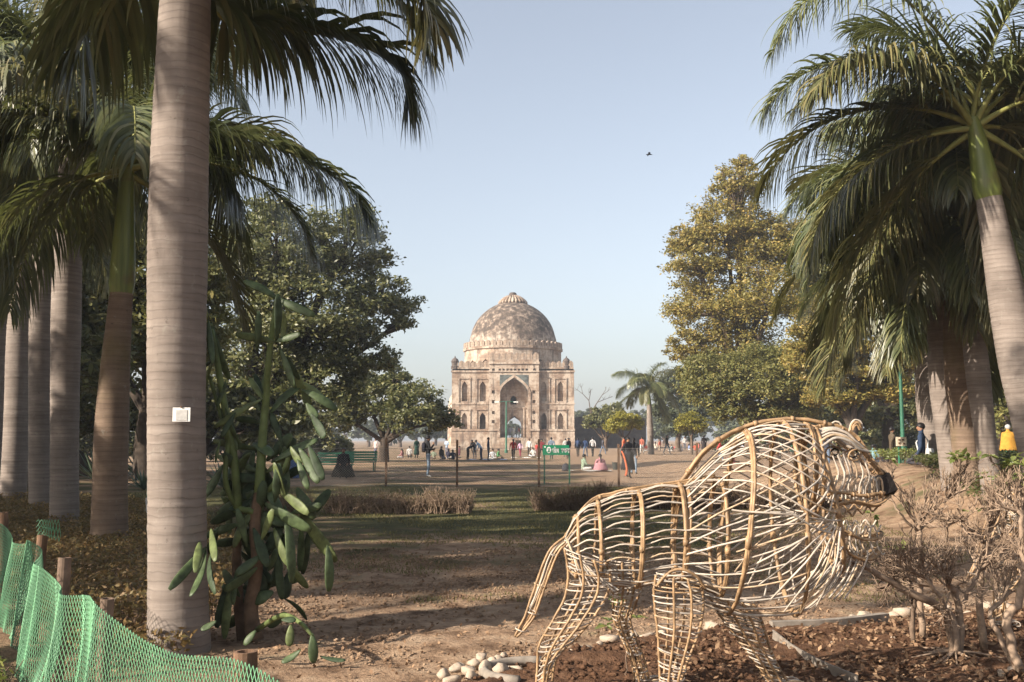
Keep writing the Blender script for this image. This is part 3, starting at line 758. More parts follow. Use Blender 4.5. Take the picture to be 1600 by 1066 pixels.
FRONDS = []
for i, (e0, dr, hg) in enumerate(((78, 70, .8), (62, 95, 1.0), (48, 105, 1.1), (32, 100, 1.2), (16, 92, 1.25), (-4, 78, 1.2), (-28, 56, 1.0), (55, 80, .9), (25, 110, 1.3))):
    L = 3.3 if i else 2.9
    V, F, rV, rF = frond_geo(gen_rachis(math.radians(e0), L, math.radians(dr)), .86, 200 + i, hg * 1.15, n=135, width=.035)
    FRONDS.append((fast_mesh('frond_stalk', rV, rF, [MAT['rachis']], smooth=True),
                   fast_mesh('leaflets', V, F, [MAT['palm_leaf']]), fast_mesh('leaflets_old', V, F, [MAT['palm_leaf_dry']])))

def add_frond(root, top, k, az, scale=1.0, dry=False):
    a, b, c = FRONDS[k]
    o = link('frond', a, root, tuple(top)); o.rotation_euler[2] = az; o.scale = (scale,) * 3
    ch = link('leaflets', c if dry else b, o, None, kind='stuff'); return o

def custom_frond(root, rootloc, pts, leaf_len, seed, hang, n=90, dry=False, width=.034, start=.1):
    V, F, rV, rF = frond_geo(np.asarray(pts) - np.asarray(rootloc), leaf_len, seed, hang, n, start, width)
    o = link('frond', fast_mesh('frond_stalk', rV, rF, [MAT['rachis']], smooth=True), root)
    link('leaflets', fast_mesh('leaflets', V, F, [MAT['palm_leaf_dry' if dry else 'palm_leaf']]), o, None, kind='stuff')

def palm(label, base, top, r_base, r_mid, r_top, shaft_len, seed, mat='trunk', n_fronds=13, fscale=1.0, group=None, skip=None, azs=None, belly=.5, flare=.25, spear=True, dry=.35):
    """base/top: world points of trunk foot and the foot of the crownshaft"""
    rng = np.random.default_rng(seed); base = np.asarray(base, float); top = np.asarray(top, float)
    root = thing('royal_palm', label, 'palm tree', tuple(base), group)
    ax = top - base; H = np.linalg.norm(ax)
    z = [0.]; 
    while z[-1] < H: z.append(z[-1] + rng.uniform(.018, .03))
    z = np.array(z); t = z / z[-1]
    r = np.interp(t, [0, .5, 1], [r_base, r_mid, r_top]) + flare * r_base * np.exp(-z / .35) + belly * .06 * np.exp(-((t - .62) / .25) ** 2)
    ring = np.zeros(len(z)); k = 0
    while k < len(z):
        s = rng.integers(3, 7); ring[k:k + s] = np.linspace(0, 1, min(s, len(z) - k)); k += s
    r = r * (1 + .010 * ring) + rng.normal(size=len(z)) * .0012
    bend = np.array([rng.normal() * .05, rng.normal() * .05, 0])
    P = ax[None] * t[:, None] + bend[None] * np.sin(t * math.pi)[:, None] - np.array([0, 0, .12]) * (1 - t)[:, None]
    V, F = tube(P, r, 36)
    ang = rng.random() * 6
    link('trunk', fast_mesh('trunk', V, F, [MAT[mat]], smooth=True), root)
    d = ax / H
    S = [ax + d * s for s in np.linspace(-.02, shaft_len, 14)]
    rs = np.interp(np.linspace(0, 1, 14), [0, .08, .25, .7, 1], [r_top * 1.0, r_top * 1.14, r_top * 1.08, r_top * .75, r_top * .5])
    V, F = tube(S, rs, 24); link('crownshaft', fast_mesh('crownshaft', V, F, [MAT['shaft']], smooth=True), root)
    ct = ax + d * shaft_len
    for i in range(n_fronds):
        az = i * 2.39996 + seed if azs is None else azs[i % len(azs)] + rng.normal() * .12
        if skip and skip(az % (2 * math.pi)): continue
        kind = int(np.clip(1 + (i / max(1, n_fronds - 1)) * 5.6 + rng.normal() * .4, 0, 6)) if rng.random() > .2 else rng.choice([7, 8])
        off = np.array([math.cos(az), math.sin(az), 0]) * r_top * .3
        add_frond(root, ct + off - d * .25 * (i / n_fronds), kind, az, fscale * rng.uniform(.9, 1.1), rng.random() < dry)
    if spear: add_frond(root, ct, 0, seed * 1.7, fscale * .9)
    return root, base + ct

def gpt(px, py, d): return at(px, py, d)
def foot(px, d): p = at(px, 700, d); return np.array([p[0], d, float(ground_h(p[0], d))])
LG = 'royal palms in the left row'
# the thick near palm with the white plate (crown above the frame)
b1 = foot(291, 7.75); b1[2] = 0
p1 = at(297, 0, 7.75); tp1 = b1 + (p1 - b1) * (6.4 / (p1[2] - b1[2]))
PALM1, c1 = palm('thick grey royal palm beside the cactus with a white plate on its trunk', b1, tp1, .215, .215, .17, 1.2, 3, n_fronds=11, group=LG, belly=.3, flare=.14)
# leaning palm with the long green crownshaft
b2 = foot(178, 14.4); p2 = at(190, 458, 14.4)
PALM2, c2 = palm('royal palm with brown trunk and long bright green crownshaft', b2, p2, .24, .235, .16, 2.0, 8, 'trunk_warm', n_fronds=12, group=LG, belly=0, flare=.22, azs=[2.6, 1.2, .5, 3.6, 4.4, 5.3, 2.0, 0.1, 3.0])
specs = [(107, 17.6, 112, 215, 'slender grey royal palm dappled with light, right of the pale-banded one', .235, .23),
         (70, 21.0, 78, 235, 'royal palm with pale-banded lower trunk and dark upper trunk', .23, .22),
         (24, 24.0, 33, 332, 'bulging grey royal palm with short crownshaft at the end of the left row', .29, .28),
         (-8, 26.5, 2, 380, 'dark royal palm trunk cut by the edge of the left row', .25, .24)]
for i, (bx0, d, tx0, ty0, lab, rb_, rm_) in enumerate(specs):
    bb = foot(bx0, d); palm(lab, bb, at(tx0, ty0, d), rb_, rm_, .185, 1.25, 12 + i * 5, n_fronds=21, group=LG, belly=.5, flare=.12, fscale=1.1, dry=.2)

RG = 'royal palms in the right row'
for i, (bx0, by0, d, tx0, ty0, lab, rr) in enumerate((
    (1644, 745, 15.2, 1545, 310, 'foremost royal palm of the right row with green crownshaft and pinkish trunk top', .27),
    (1550, 735, 18.5, 1508, 395, 'slim leaning royal palm next to the foremost one of the right row', .185),
    (1513, 725, 19.5, 1487, 430, 'royal palm streaked with yellow-green in the right row', .26),
    (1492, 722, 20.5, 1462, 462, 'pale pinkish royal palm beside the yellow-streaked one', .27),
    (1457, 705, 27.0, 1444, 505, 'farthest royal palm of the right row behind the man with the white bag', .30))):
    p = at(bx0, by0, d); bb = np.array([p[0], d, float(ground_h(p[0], d)) - .05])
    PR, _ = palm(lab, bb, at(tx0, ty0, d), rr * .95, rr, rr * .68, 1.3, 40 + i * 7, 'trunk' if i != 2 else 'trunk_warm', n_fronds=24, group=RG, belly=.6, flare=.1, fscale=1.1, dry=.5, skip=(lambda a: 3.75 < a < 5.5) if i == 0 else None)
    if i == 0:
        custom_frond(PR, bb, [at(*q) for q in ((1530, 165, 15.2), (1480, 70, 15.0), (1400, -10, 14.6), (1310, -25, 14.2), (1240, 20, 14.0), (1205, 85, 14.0))], .8, 401, 1.5, 140, False, .036)
        custom_frond(PR, bb, [at(*q) for q in ((1530, 165, 15.2), (1475, 130, 15.4), (1390, 95, 15.6), (1300, 120, 15.8), (1235, 175, 15.8))], .8, 402, 1.4, 140, True, .036)
bf = foot(1017, 95); palm('lone royal palm standing on the lawn right of the tomb', bf, at(1014, 632, 95) + np.array([0, 0, .0]), .30, .28, .2, 1.6, 66, n_fronds=16, fscale=1.25, flare=.1, dry=.4)
# palms of the avenue outside the frame, whose shade falls across the ground in view
OG = 'royal palms of the avenue beside and behind the path'
for i, (x, y, h) in enumerate(((-7.3, 5.7, 7.9), (-9.6, 6.6, 6.2), (-11.8, 8.5, 6.6), (-14.4, 11.6, 6.0), (-12.5, -6.5, 6.8), (-15.5, 5.2, 6.8), (-18.5, 15.0, 6.4), (9.8, 10.5, 6.3), (-19.5, 9.5, 7.0))):
    palm('royal palm standing outside the view along the avenue', (x, y, float(ground_h(x, y))), (x + .1, y, h), .25, .25, .17, 1.2, 100 + i * 3, n_fronds=13, group=OG)

# fronds seen against the sky on the left
def C(root, base, pix, *a, **k): custom_frond(root, base, [at(*q) for q in pix], *a, **k)
C(PALM1, b1, [(300, -70, 7.9), (352, 30, 8.3), (440, 42, 8.5), (540, 62, 8.6), (622, 105, 8.6), (640, 165, 8.6)], .88, 301, 1.6, n=150, start=.08, width=.055)
C(PALM1, b1, [(300, -90, 7.6), (420, -75, 7.4), (540, -70, 7.2), (630, -40, 7.1), (672, 20, 7.0), (668, 60, 7.0)], .66, 302, 1.2, n=130, dry=True, width=.04)
C(PALM1, b1, [(300, -100, 7.7), (400, -150, 8.0), (520, -110, 8.3), (620, 0, 8.4), (672, 90, 8.4)], .74, 303, 1.5, n=140, width=.042)
C(PALM2, b2, [(200, 232, 14.3), (262, 212, 14.4), (350, 206, 14.6), (450, 238, 14.8), (540, 288, 14.8), (578, 345, 14.8)], 1.25, 304, 1.8, n=170, width=.062)
C(PALM2, b2, [(195, 245, 14.2), (165, 225, 14.0), (130, 200, 13.8), (80, 182, 13.4), (20, 180, 13.2), (-40, 220, 13.2)], 1.1, 305, 1.6, n=150, width=.055)
C(PALM2, b2, [(200, 240, 14.4), (215, 205, 14.6), (245, 150, 15.0), (270, 80, 15.4), (300, 40, 16)], 1.1, 306, 1.4, n=140, width=.055)
C(PALM1, b1, [(300, -100, 7.7), (330, -60, 8.2), (370, 0, 8.8), (420, 25, 9.0), (470, 60, 9.1)], .8, 307, 1.4, n=120, width=.045)
C(PALM1, b1, [(290, -100, 7.7), (240, -60, 8.3), (190, -20, 8.7), (140, 40, 9.0), (110, 110, 9.0)], .9, 308, 1.5, n=130, width=.045)
C(PALM2, b2, [(200, 240, 14.4), (240, 215, 14.6), (300, 215, 15.0), (340, 250, 15.2), (360, 300, 15.2)], 1.1, 309, 1.6, n=120, width=.055)

# ================================================================== CANE LION
LD = 6.2
L0 = np.array([at(1090, 900, LD)[0], LD, 0.0])
lion = thing('lion_sculpture', 'big walking lion woven from pale cane and bamboo in the flower bed', 'sculpture', tuple(L0))
def lp(px, py, y=0.0):
    p = at(px, py, LD); p[1] += y; return p - L0
CANES = {'n': 0}
def cane(parent, pts, r=.0065, mat='cane', n=18, name='cane', sides=5):
    P = spline(pts, n)
    P = P + (np.random.default_rng(CANES['n']).normal(size=3) * .004)[None] * np.sin(np.linspace(0, math.pi, n))[:, None]
    CANES['n'] += 1
    if mat == 'cane': mat = ('cane', 'cane', 'cane_grey', 'cane', 'cane_tan')[CANES['n'] * 7 % 5]
    rg_ = np.random.default_rng(CANES['n'] + 900); P = P + np.cumsum(rg_.normal(size=P.shape) * .0011, axis=0); rr_c = r * (.85 + .3 * rg_.random()) * (1 + .06 * rg_.normal(size=n))
    V, F = tube(P, rr_c, sides)
    return link(name, fast_mesh(name, V, F, [MAT[mat]], smooth=True), parent)
def frame(name, lines, r=.012, mat='bamboo', parent=None, n=26):
    mb = MB()
    for pts in lines:
        P = spline(pts, n * 2); rr = r * (1 + .20 * (np.arange(n * 2) % 7 == 0)); rg_ = np.random.default_rng(int(abs(P[0, 0] * 9973 + P[-1, 2] * 7919)) + len(lines)); P = P + np.cumsum(rg_.normal(size=P.shape) * .0008, axis=0)
        mb.tube(P, rr, 7)
        if r > .009:                       # a second rod tied alongside, with wraps of binding
            mb.tube(P + rg_.normal(size=3) * .006 + np.array([.008, 0, .004]), rr * .7, 6)
            for q in range(4, n * 2 - 3, 11): mb.tube([P[q] - (P[q + 1] - P[q]) * .5, P[q] + (P[q + 1] - P[q]) * .5], r * 1.55, 7)
    return mb.obj(name, MAT[mat], parent or lion, smooth=True)

def ring_pts(c, top, bot, hw, a0=0, a1=2 * math.pi, n=17, tilt=0.0, sq=1.0):
    """closed section of the body in the plane x = c (px), between rows top and bot (px), half width hw (m)"""
    out = []
    for a in np.linspace(a0, a1, n):
        s, k = math.sin(a), math.cos(a)
        out.append(lp(c + tilt * k, (top + bot) / 2 - (bot - top) / 2 * k * (abs(k) ** (sq - 1)), hw * s))
    return out

# torso: brown hoops joined by rows of pale cane
TS_ = [(884, 838, 884, .10), (900, 806, 900, .17), (935, 784, 912, .225), (994, 765, 916, .25), (1060, 757, 905, .255), (1122, 748, 930, .27)]
torso = frame('torso', [ring_pts(c, t, b, w, tilt=0) for (c, t, b, w) in TS_[1:]] +
              [[lp(884, 838), lp(920, 787), lp(960, 772), lp(1000, 764), lp(1060, 755), lp(1120, 745)],
               [lp(890, 880), lp(935, 910), lp(1000, 914), lp(1060, 904), lp(1122, 928)]], .0115)
TA = np.array(TS_)
for k in range(24):
    a = 2 * math.pi * (k + .5) / 24
    pts = []
    for i in range(len(TS_)):
        c, t, b, w = TS_[i]
        pts.append(lp(c, (t + b) / 2 - (b - t) / 2 * math.cos(a), w * math.sin(a)))
        if 0 < i < len(TS_) - 1:
            c2, t2, b2, w2 = [(p + q) / 2 for p, q in zip(TS_[i], TS_[i + 1])]
            up = 5 if math.cos(a) > -.55 else 1
            pts.append(lp(c2, (t2 + b2) / 2 - (b2 - t2) / 2 * math.cos(a) - up, w2 * math.sin(a) * 1.05))
    cane(torso, pts, .0056, n=64)
# rump: canes fanning from the tail root down over the haunch
for k in range(9):
    f = k / 8
    for s in (-1, 1):
        cane(torso, [lp(884 + 3 * f, 838 + 8 * f), lp(888 + 20 * f, 850 + 25 * f, s * .17), lp(905 + 55 * f, 905 + 8 * f, s * (.2 + .05 * f))], .0055, n=10)

# mane: wide basket of swept canes between hoops
MS = [(1062, 758, 915, .25), (1104, 704, 940, .34), (1148, 676, 958, .40), (1192, 662, 963, .425), (1232, 658, 958, .405), (1264, 660, 932, .34), (1284, 664, 894, .25)]
MT = [6, 18, 14, 2, -10, -16, -26]
mane = frame('mane', [ring_pts(c, t, b, w, tilt=g) for (c, t, b, w), g in zip([MS[i] for i in (0, 2, 4, 6)], [MT[i] for i in (0, 2, 4, 6)])] +
             [[lp(1060, 758), lp(1100, 706), lp(1150, 675), lp(1205, 660), lp(1255, 659), (lp(1300, 668))]], .0125)
for k in range(30):
    a = 2 * math.pi * (k + .5) / 30; sw = .62
    pts = []
    for i, (c, t, b, w) in enumerate(MS):
        aa = a + sw * (i / 6 - .5) * (1 if math.sin(a) < 0 else -1) * abs(math.sin(a))
        pts.append(lp(c + MT[i] * math.cos(aa), (t + b) / 2 - (b - t) / 2 * math.cos(aa), w * math.sin(aa)))
    cane(mane, pts, .0062, n=34)
for k in range(10):                # counter-swept canes that cross the first set
    f = k / 15
    for s in (-1, 1):
        a0 = math.radians(14 + 110 * f); 
        q = []
        for u in np.linspace(0, 1, 6):
            i = u * 5; j = int(min(i, 4)); m = [p + (r_ - p) * (i - j) for p, r_ in zip(MS[j + 1 if j < 5 else j], MS[min(j + 2, 6)])]
            aa = a0 + .95 * (u - .4)
            tl = MT[j + 1] + (MT[min(j + 2, 6)] - MT[j + 1]) * (i - j)
            q.append(lp(m[0] + tl * math.cos(aa), (m[1] + m[2]) / 2 - (m[2] - m[1]) / 2 * math.cos(aa), s * m[3] * 1.02 * math.sin(aa)))
        cane(mane, q, .0055, n=24)
for k in range(9):                # fan below the cheek
    f = k / 8
    for s in (-1, 1):
        ang = math.radians(172 + 92 * f)
        ex, ey = 1268 + 150 * math.cos(ang) * (1 - .25 * f), 812 - 150 * math.sin(ang)
        ey = min(ey, 948); 
        cane(mane, [lp(1262 + 26 * f, 806 + 12 * f, s * .30), lp((1268 + ex) / 2 + 4, (812 + ey) / 2 - 6, s * .43), lp(ex, ey, s * (.40 - .2 * f))], .0058, n=14)

# head
head = frame('head', [ring_pts(1258, 664, 800, .22), ring_pts(1272, 668, 806, .23),
                      [lp(1268, 668), lp(1300, 666), lp(1330, 680), lp(1345, 698), lp(1362, 724), lp(1378, 742)],
                      [lp(1282, 786, -.2), lp(1320, 782, -.17), lp(1352, 788, -.13), lp(1378, 778, -.07), lp(1386, 772, 0), lp(1378, 778, .07), lp(1352, 788, .13), lp(1320, 782, .17), lp(1282, 786, .2)],
                      [lp(1275, 770, -.21), lp(1300, 768, -.19), lp(1335, 774, -.15), lp(1372, 772, -.09)],
                      [lp(1275, 770, .21), lp(1300, 768, .19), lp(1335, 774, .15), lp(1372, 772, .09)],
                      [lp(1333, 700, -.12), lp(1352, 718, -.09), lp(1372, 738, -.05)], [lp(1333, 700, .12), lp(1352, 718, .09), lp(1372, 738, .05)]], .010)
for k in range(13):                # striped forehead
    y = -.2 + .4 * k / 12
    e = 1 - (y / .24) ** 2
    cane(head, [lp(1268, 676 + 30 * (1 - e), y), lp(1290, 668 + 26 * (1 - e), y), lp(1312, 672 + 28 * (1 - e), y * .98), lp(1328, 686 + 24 * (1 - e), y * .9), lp(1344, 700 + 8 * (1 - e), y * .75)], .0085, n=16)
for s in (-1, 1):
    for k in range(6):             # cheek canes hanging from the brow to the lip
        f = k / 5
        cane(head, [lp(1284 + 46 * f, 712 - 8 * f, s * (.21 - .07 * f)), lp(1292 + 52 * f, 738, s * (.225 - .09 * f)), lp(1286 + 52 * f, 762, s * (.215 - .08 * f)), lp(1278 + 62 * f, 784, s * (.2 - .07 * f))], .0062, n=14)
    for k in range(3):             # looped whisker pads
        x = 1334 + 11 * k
        cane(head, [lp(x, 782, s * (.145 - .02 * k)), lp(x + 1, 758, s * (.15 - .02 * k)), lp(x + 8, 744, s * (.13 - .02 * k)), lp(x + 14, 752, s * (.125 - .02 * k)), lp(x + 15, 780, s * (.12 - .02 * k))], .0065, n=16)
    ey_ = [lp(1319 + 11 * math.cos(a), 709 + 9 * math.sin(a), s * (.175 - .02 * math.cos(a))) for a in np.linspace(0, 2 * math.pi, 13)]
    cane(head, ey_, .006, 'bamboo', 26, 'eye_ring')
    cane(head, [lp(1319 + 6 * math.cos(a), 709 + 5 * math.sin(a), s * .178) for a in np.linspace(0, 2 * math.pi, 9)], .006, 'nose', 18, 'eye_ring')
    for j in range(4):             # ear
        r_ = 13 - 2.6 * j
        cane(head, [lp(1322 + 9 * 0 + r_ * math.cos(a) * .8 - 2, 672 - r_ * 1.15 * math.sin(a), s * (.19 + .008 * j)) for a in np.linspace(-.1, math.pi + .1, 9)], .006, 'bamboo' if j else 'cane', 16, 'ear_loop')
nz = MB()
nz.add([lp(1385, 738, -.05), lp(1385, 738, .05), lp(1398, 764, -.05), lp(1398, 764, .05), lp(1374, 772, -.085), lp(1374, 772, .085), lp(1372, 746, -.07), lp(1372, 746, .07), lp(1394, 772, -.03), lp(1394, 772, .03)],
       [(0, 1, 3, 2), (2, 3, 9, 8), (8, 9, 5, 4), (6, 7, 1, 0), (0, 2, 4, 6), (2, 8, 4), (1, 7, 5, 3), (3, 5, 9), (4, 5, 7, 6)])
nz.obj('nose', MAT['nose'], head)
# open jaw with curled teeth and lip canes
jaw = frame('lower_jaw', [[lp(1298, 800, -.16), lp(1300, 835, -.16), lp(1318, 862, -.14), lp(1350, 870, -.1), lp(1370, 858, -.04), lp(1370, 858, .04), lp(1350, 870, .1), lp(1318, 862, .14), lp(1300, 835, .16), lp(1298, 800, .16)],
                          [lp(1298, 822, -.16), lp(1335, 838, -.14), lp(1365, 838, -.08), lp(1376, 832, 0), lp(1365, 838, .08), lp(1335, 838, .14), lp(1298, 822, .16)]], .0095)
for s in (-1, 1):
    for k in range(6):
        x = 1304 + 12 * k; yy = s * (.155 - .018 * k)
        cane(jaw, [lp(x, 822 + 1 * k, yy), lp(x - 2, 845, yy * 1.06), lp(x + 6, 862, yy * .95), lp(x + 14, 868 - k, yy * .7)], .0062, n=14)
    w = [lp(1302 + 7.2 * i, (828 if i % 2 else 817) - (1 if i > 6 else 0), s * (.15 - .009 * i)) for i in range(11)]
    cane(jaw, w, .0058, n=50, name='tooth_row'); 
    w = [lp(1296 + 8 * i, (806 if i % 2 else 797) - 1.2 * i, s * (.17 - .01 * i)) for i in range(9)]
    cane(head, w, .0058, 'bamboo', 44, 'tooth_row')
    for k in range(7):             # beard of strands below the jaw
        x = 1296 + 8 * k
        cane(jaw, [lp(x, 850 + k, s * .12), lp(x - 3, 872, s * .13), lp(x - 14 - k, 900, s * .16), lp(x - 42, 928, s * .2)], .0058, n=12)
for k in range(5): cane(jaw, [lp(1312 + 6 * k, 866 + k, -.13 + .01 * k), lp(1340 + 4 * k, 874 - k, 0 - .05), lp(1368, 860 - k, -.02)], .006, n=10)

def leg(name, back, front, hw, yc, rings, dark=False):
    """back / front outlines in px rows from hip to paw; side canes and cross rungs"""
    B = spline([(x, y, 0) for x, y in back], 30); Fr = spline([(x, y, 0) for x, y in front], 30)
    w = np.interp(np.linspace(0, 1, 30), [0, .5, 1], hw)
    cm = 'bamboo'
    lines = []
    for (u, v) in ((0, 0), (1, 0), (.33, 1), (.67, 1), (.33, -1), (.67, -1)):
        lines.append([lp(B[i, 0] * (1 - u) + Fr[i, 0] * u, B[i, 1] * (1 - u) + Fr[i, 1] * u, yc + v * w[i]) for i in range(0, 30, 4)] + [lp(B[29, 0] * (1 - u) + Fr[29, 0] * u, B[29, 1] * (1 - u) + Fr[29, 1] * u, yc + v * w[29])])
    o = frame(name, lines, .0078)
    for k in range(rings):
        i = int(round(k * 29 / (rings - 1)))
        c = (B[i] + Fr[i]) / 2; h = (Fr[i] - B[i]) / 2
        q = [lp(c[0] + h[0] * math.cos(a), c[1] + h[1] * math.cos(a), yc + w[i] * math.sin(a)) for a in np.linspace(0, 2 * math.pi, 13)]
        cane(o, q, .0047, 'bamboo' if k % 7 == 3 else 'cane', 22, 'rung')
    # paw loops
    e, f = B[29], Fr[29]
    for k in range(4):
        y = yc + (-.09 + .06 * k)
        cane(o, [lp(e[0], e[1], y), lp(f[0] + 14, f[1] - 6, y), lp(f[0] + 24, f[1] + 2, y), lp(f[0] + 14, f[1] + 5, y)], .006, n=10, name='toe')
    return o
leg('hind_leg', [(880, 852), (886, 896), (876, 940), (846, 988), (840, 1024), (838, 1062), (838, 1084)], [(942, 872), (950, 900), (940, 932), (910, 975), (876, 1005), (862, 1030), (858, 1082)], [.14, .10, .06], -.17, 21)
leg('hind_leg', [(955, 880), (962, 930), (962, 972), (974, 1004), (990, 1040), (998, 1078)], [(1010, 880), (1008, 925), (990, 972), (996, 1002), (1012, 1040), (1022, 1078)], [.13, .10, .06], .19, 22)
leg('front_leg', [(1018, 892), (1014, 922), (1018, 965), (1021, 1010), (1022, 1050), (1024, 1086)], [(1080, 892), (1090, 925), (1084, 972), (1066, 1022), (1056, 1052), (1050, 1084)], [.13, .11, .06], -.20, 21)
cane(lion.children[-1], [lp(1016, 905, -.28), lp(1030, 888, -.31), lp(1050, 880, -.32), lp(1074, 890, -.31), lp(1088, 908, -.28)], .009, 'bamboo', 20)
leg('front_leg', [(1112, 930), (1124, 958), (1150, 995), (1180, 1034), (1206, 1074)], [(1182, 945), (1196, 972), (1206, 1010), (1222, 1046), (1240, 1078)], [.13, .10, .06], .12, 20)
tail = frame('tail', [[lp(884 + o, 836 + o * .2, y), lp(856 + o, 862, y * 1.6), lp(834 + o, 920, y * 1.6), lp(818 + o, 965, y * 1.4), lp(802 + o * .4, 996, y)] for o, y in ((0, -.03), (16, -.03), (8, .05), (14, .04))], .0075)
for k in range(5):
    t_ = (k + .5) / 5; c = spline([(892, 840, 0), (866, 862, 0), (843, 920, 0), (827, 965, 0), (806, 994, 0)], 30)[int(t_ * 29)]
    cane(tail, [lp(c[0] - 9 + 9 + 9 * math.cos(a), c[1] + 3 * math.cos(a), .055 * math.sin(a)) for a in np.linspace(0, 2 * math.pi, 9)], .005, n=14, name='rung')
for i in range(3): cane(tail, [lp(884 + 5 * i, 838, -.02 + .02 * i), lp(858 + 5 * i, 866, -.04 + .04 * i), lp(838 + 5 * i, 920, -.04 + .04 * i), lp(806 + 3 * i, 992, 0)], .0055, n=20)
# the second lion, further along the bed
lion2 = copy_tree(lion)
lion2.name = 'lion_sculpture'; lion2['label'] = 'second cane lion half hidden behind the bare shrubs at the bed end'
q = at(1492, 940, 8.6); tailx = lp(800, 996)[0]
lion2.location = (q[0] - tailx + .1, 8.6, 0.02)

# ================================================================== CACTUS
KD = 8.1
kb = at(397, 994, KD); kb[2] = 0
cactus = thing('cactus', 'tall branching cactus with long flat pads beside the thick palm', 'cactus', tuple(kb))
def kp(px, py, y=0.): p = at(px, py, KD + y); return p - kb
def pad_mesh(a, b, w, th, face, mat='cactus', name='pad'):
    a, b = np.asarray(a), np.asarray(b); ax = b - a; L = np.linalg.norm(ax); ax = ax / L
    f = face - ax * face.dot(ax); f /= np.linalg.norm(f); s = np.cross(ax, f)
    n, m = 10, 10; V = []
    bendv = f * L * random.uniform(-.10, .10)
    for i in range(n):
        t = i / (n - 1); wr = w * max(.12, 1 - abs(2 * t - 1) ** 3.2) ** .5 * (.62 + .45 * sstep(t * 1.6)) / 2
        tr = th * (math.sin(math.pi * min(.98, max(.05, t)))) ** .5 / 2
        c = a + ax * L * t + bendv * math.sin(math.pi * t)
        for k in range(m):
            u = 2 * math.pi * k / m; V.append(c + s * wr * math.cos(u) + f * tr * math.sin(u))
    F = [(i * m + k, i * m + (k + 1) % m, (i + 1) * m + (k + 1) % m, (i + 1) * m + k) for i in range(n - 1) for k in range(m)]
    F += [tuple(range(m - 1, -1, -1)), tuple(range((n - 1) * m, n * m))]
    return MB().add(V, F)
MB().tube(spline([kp(398, 1000), kp(392, 950, .03), kp(402, 880, .02), kp(398, 820), kp(406, 765)], 18), np.array([.075, .07, .066, .06, .058, .06, .055, .052, .05, .05, .048, .05, .046, .045, .043, .042, .042, .04]), 12).obj('trunk', MAT['cactus_bark'], cactus, smooth=True)
MB().tube(spline([kp(380, 1000, .12), kp(372, 930, .16), kp(370, 860, .15), kp(378, 800, .1)], 12), np.linspace(.05, .03, 12), 9).obj('trunk', MAT['cactus_bark'], cactus, smooth=True)
for P_, r0, r1 in (([(405, 770), (410, 690), (416, 620), (420, 560), (432, 470)], .042, .02), ([(372, 800), (366, 720), (352, 640), (340, 570), (330, 515)], .036, .022),
                   ([(368, 735), (345, 650), (328, 590)], .02, .014), ([(398, 800), (370, 790), (352, 745), (362, 660)], .028, .018), ([(400, 790), (440, 740), (455, 700)], .024, .016)):
    MB().tube(spline([kp(x, y, random.uniform(-.03, .05)) for x, y in P_], 16), np.linspace(r0, r1, 16), 9).obj('stem', MAT['cactus_stem'], cactus, smooth=True)
MB().tube(spline([kp(400, 985, 0), kp(440, 962, -.5), kp(468, 972, -.85), kp(489, 994, -.92)], 14), np.linspace(.024, .012, 14), 8).obj('stem', MAT['cactus_stem'], cactus, smooth=True)
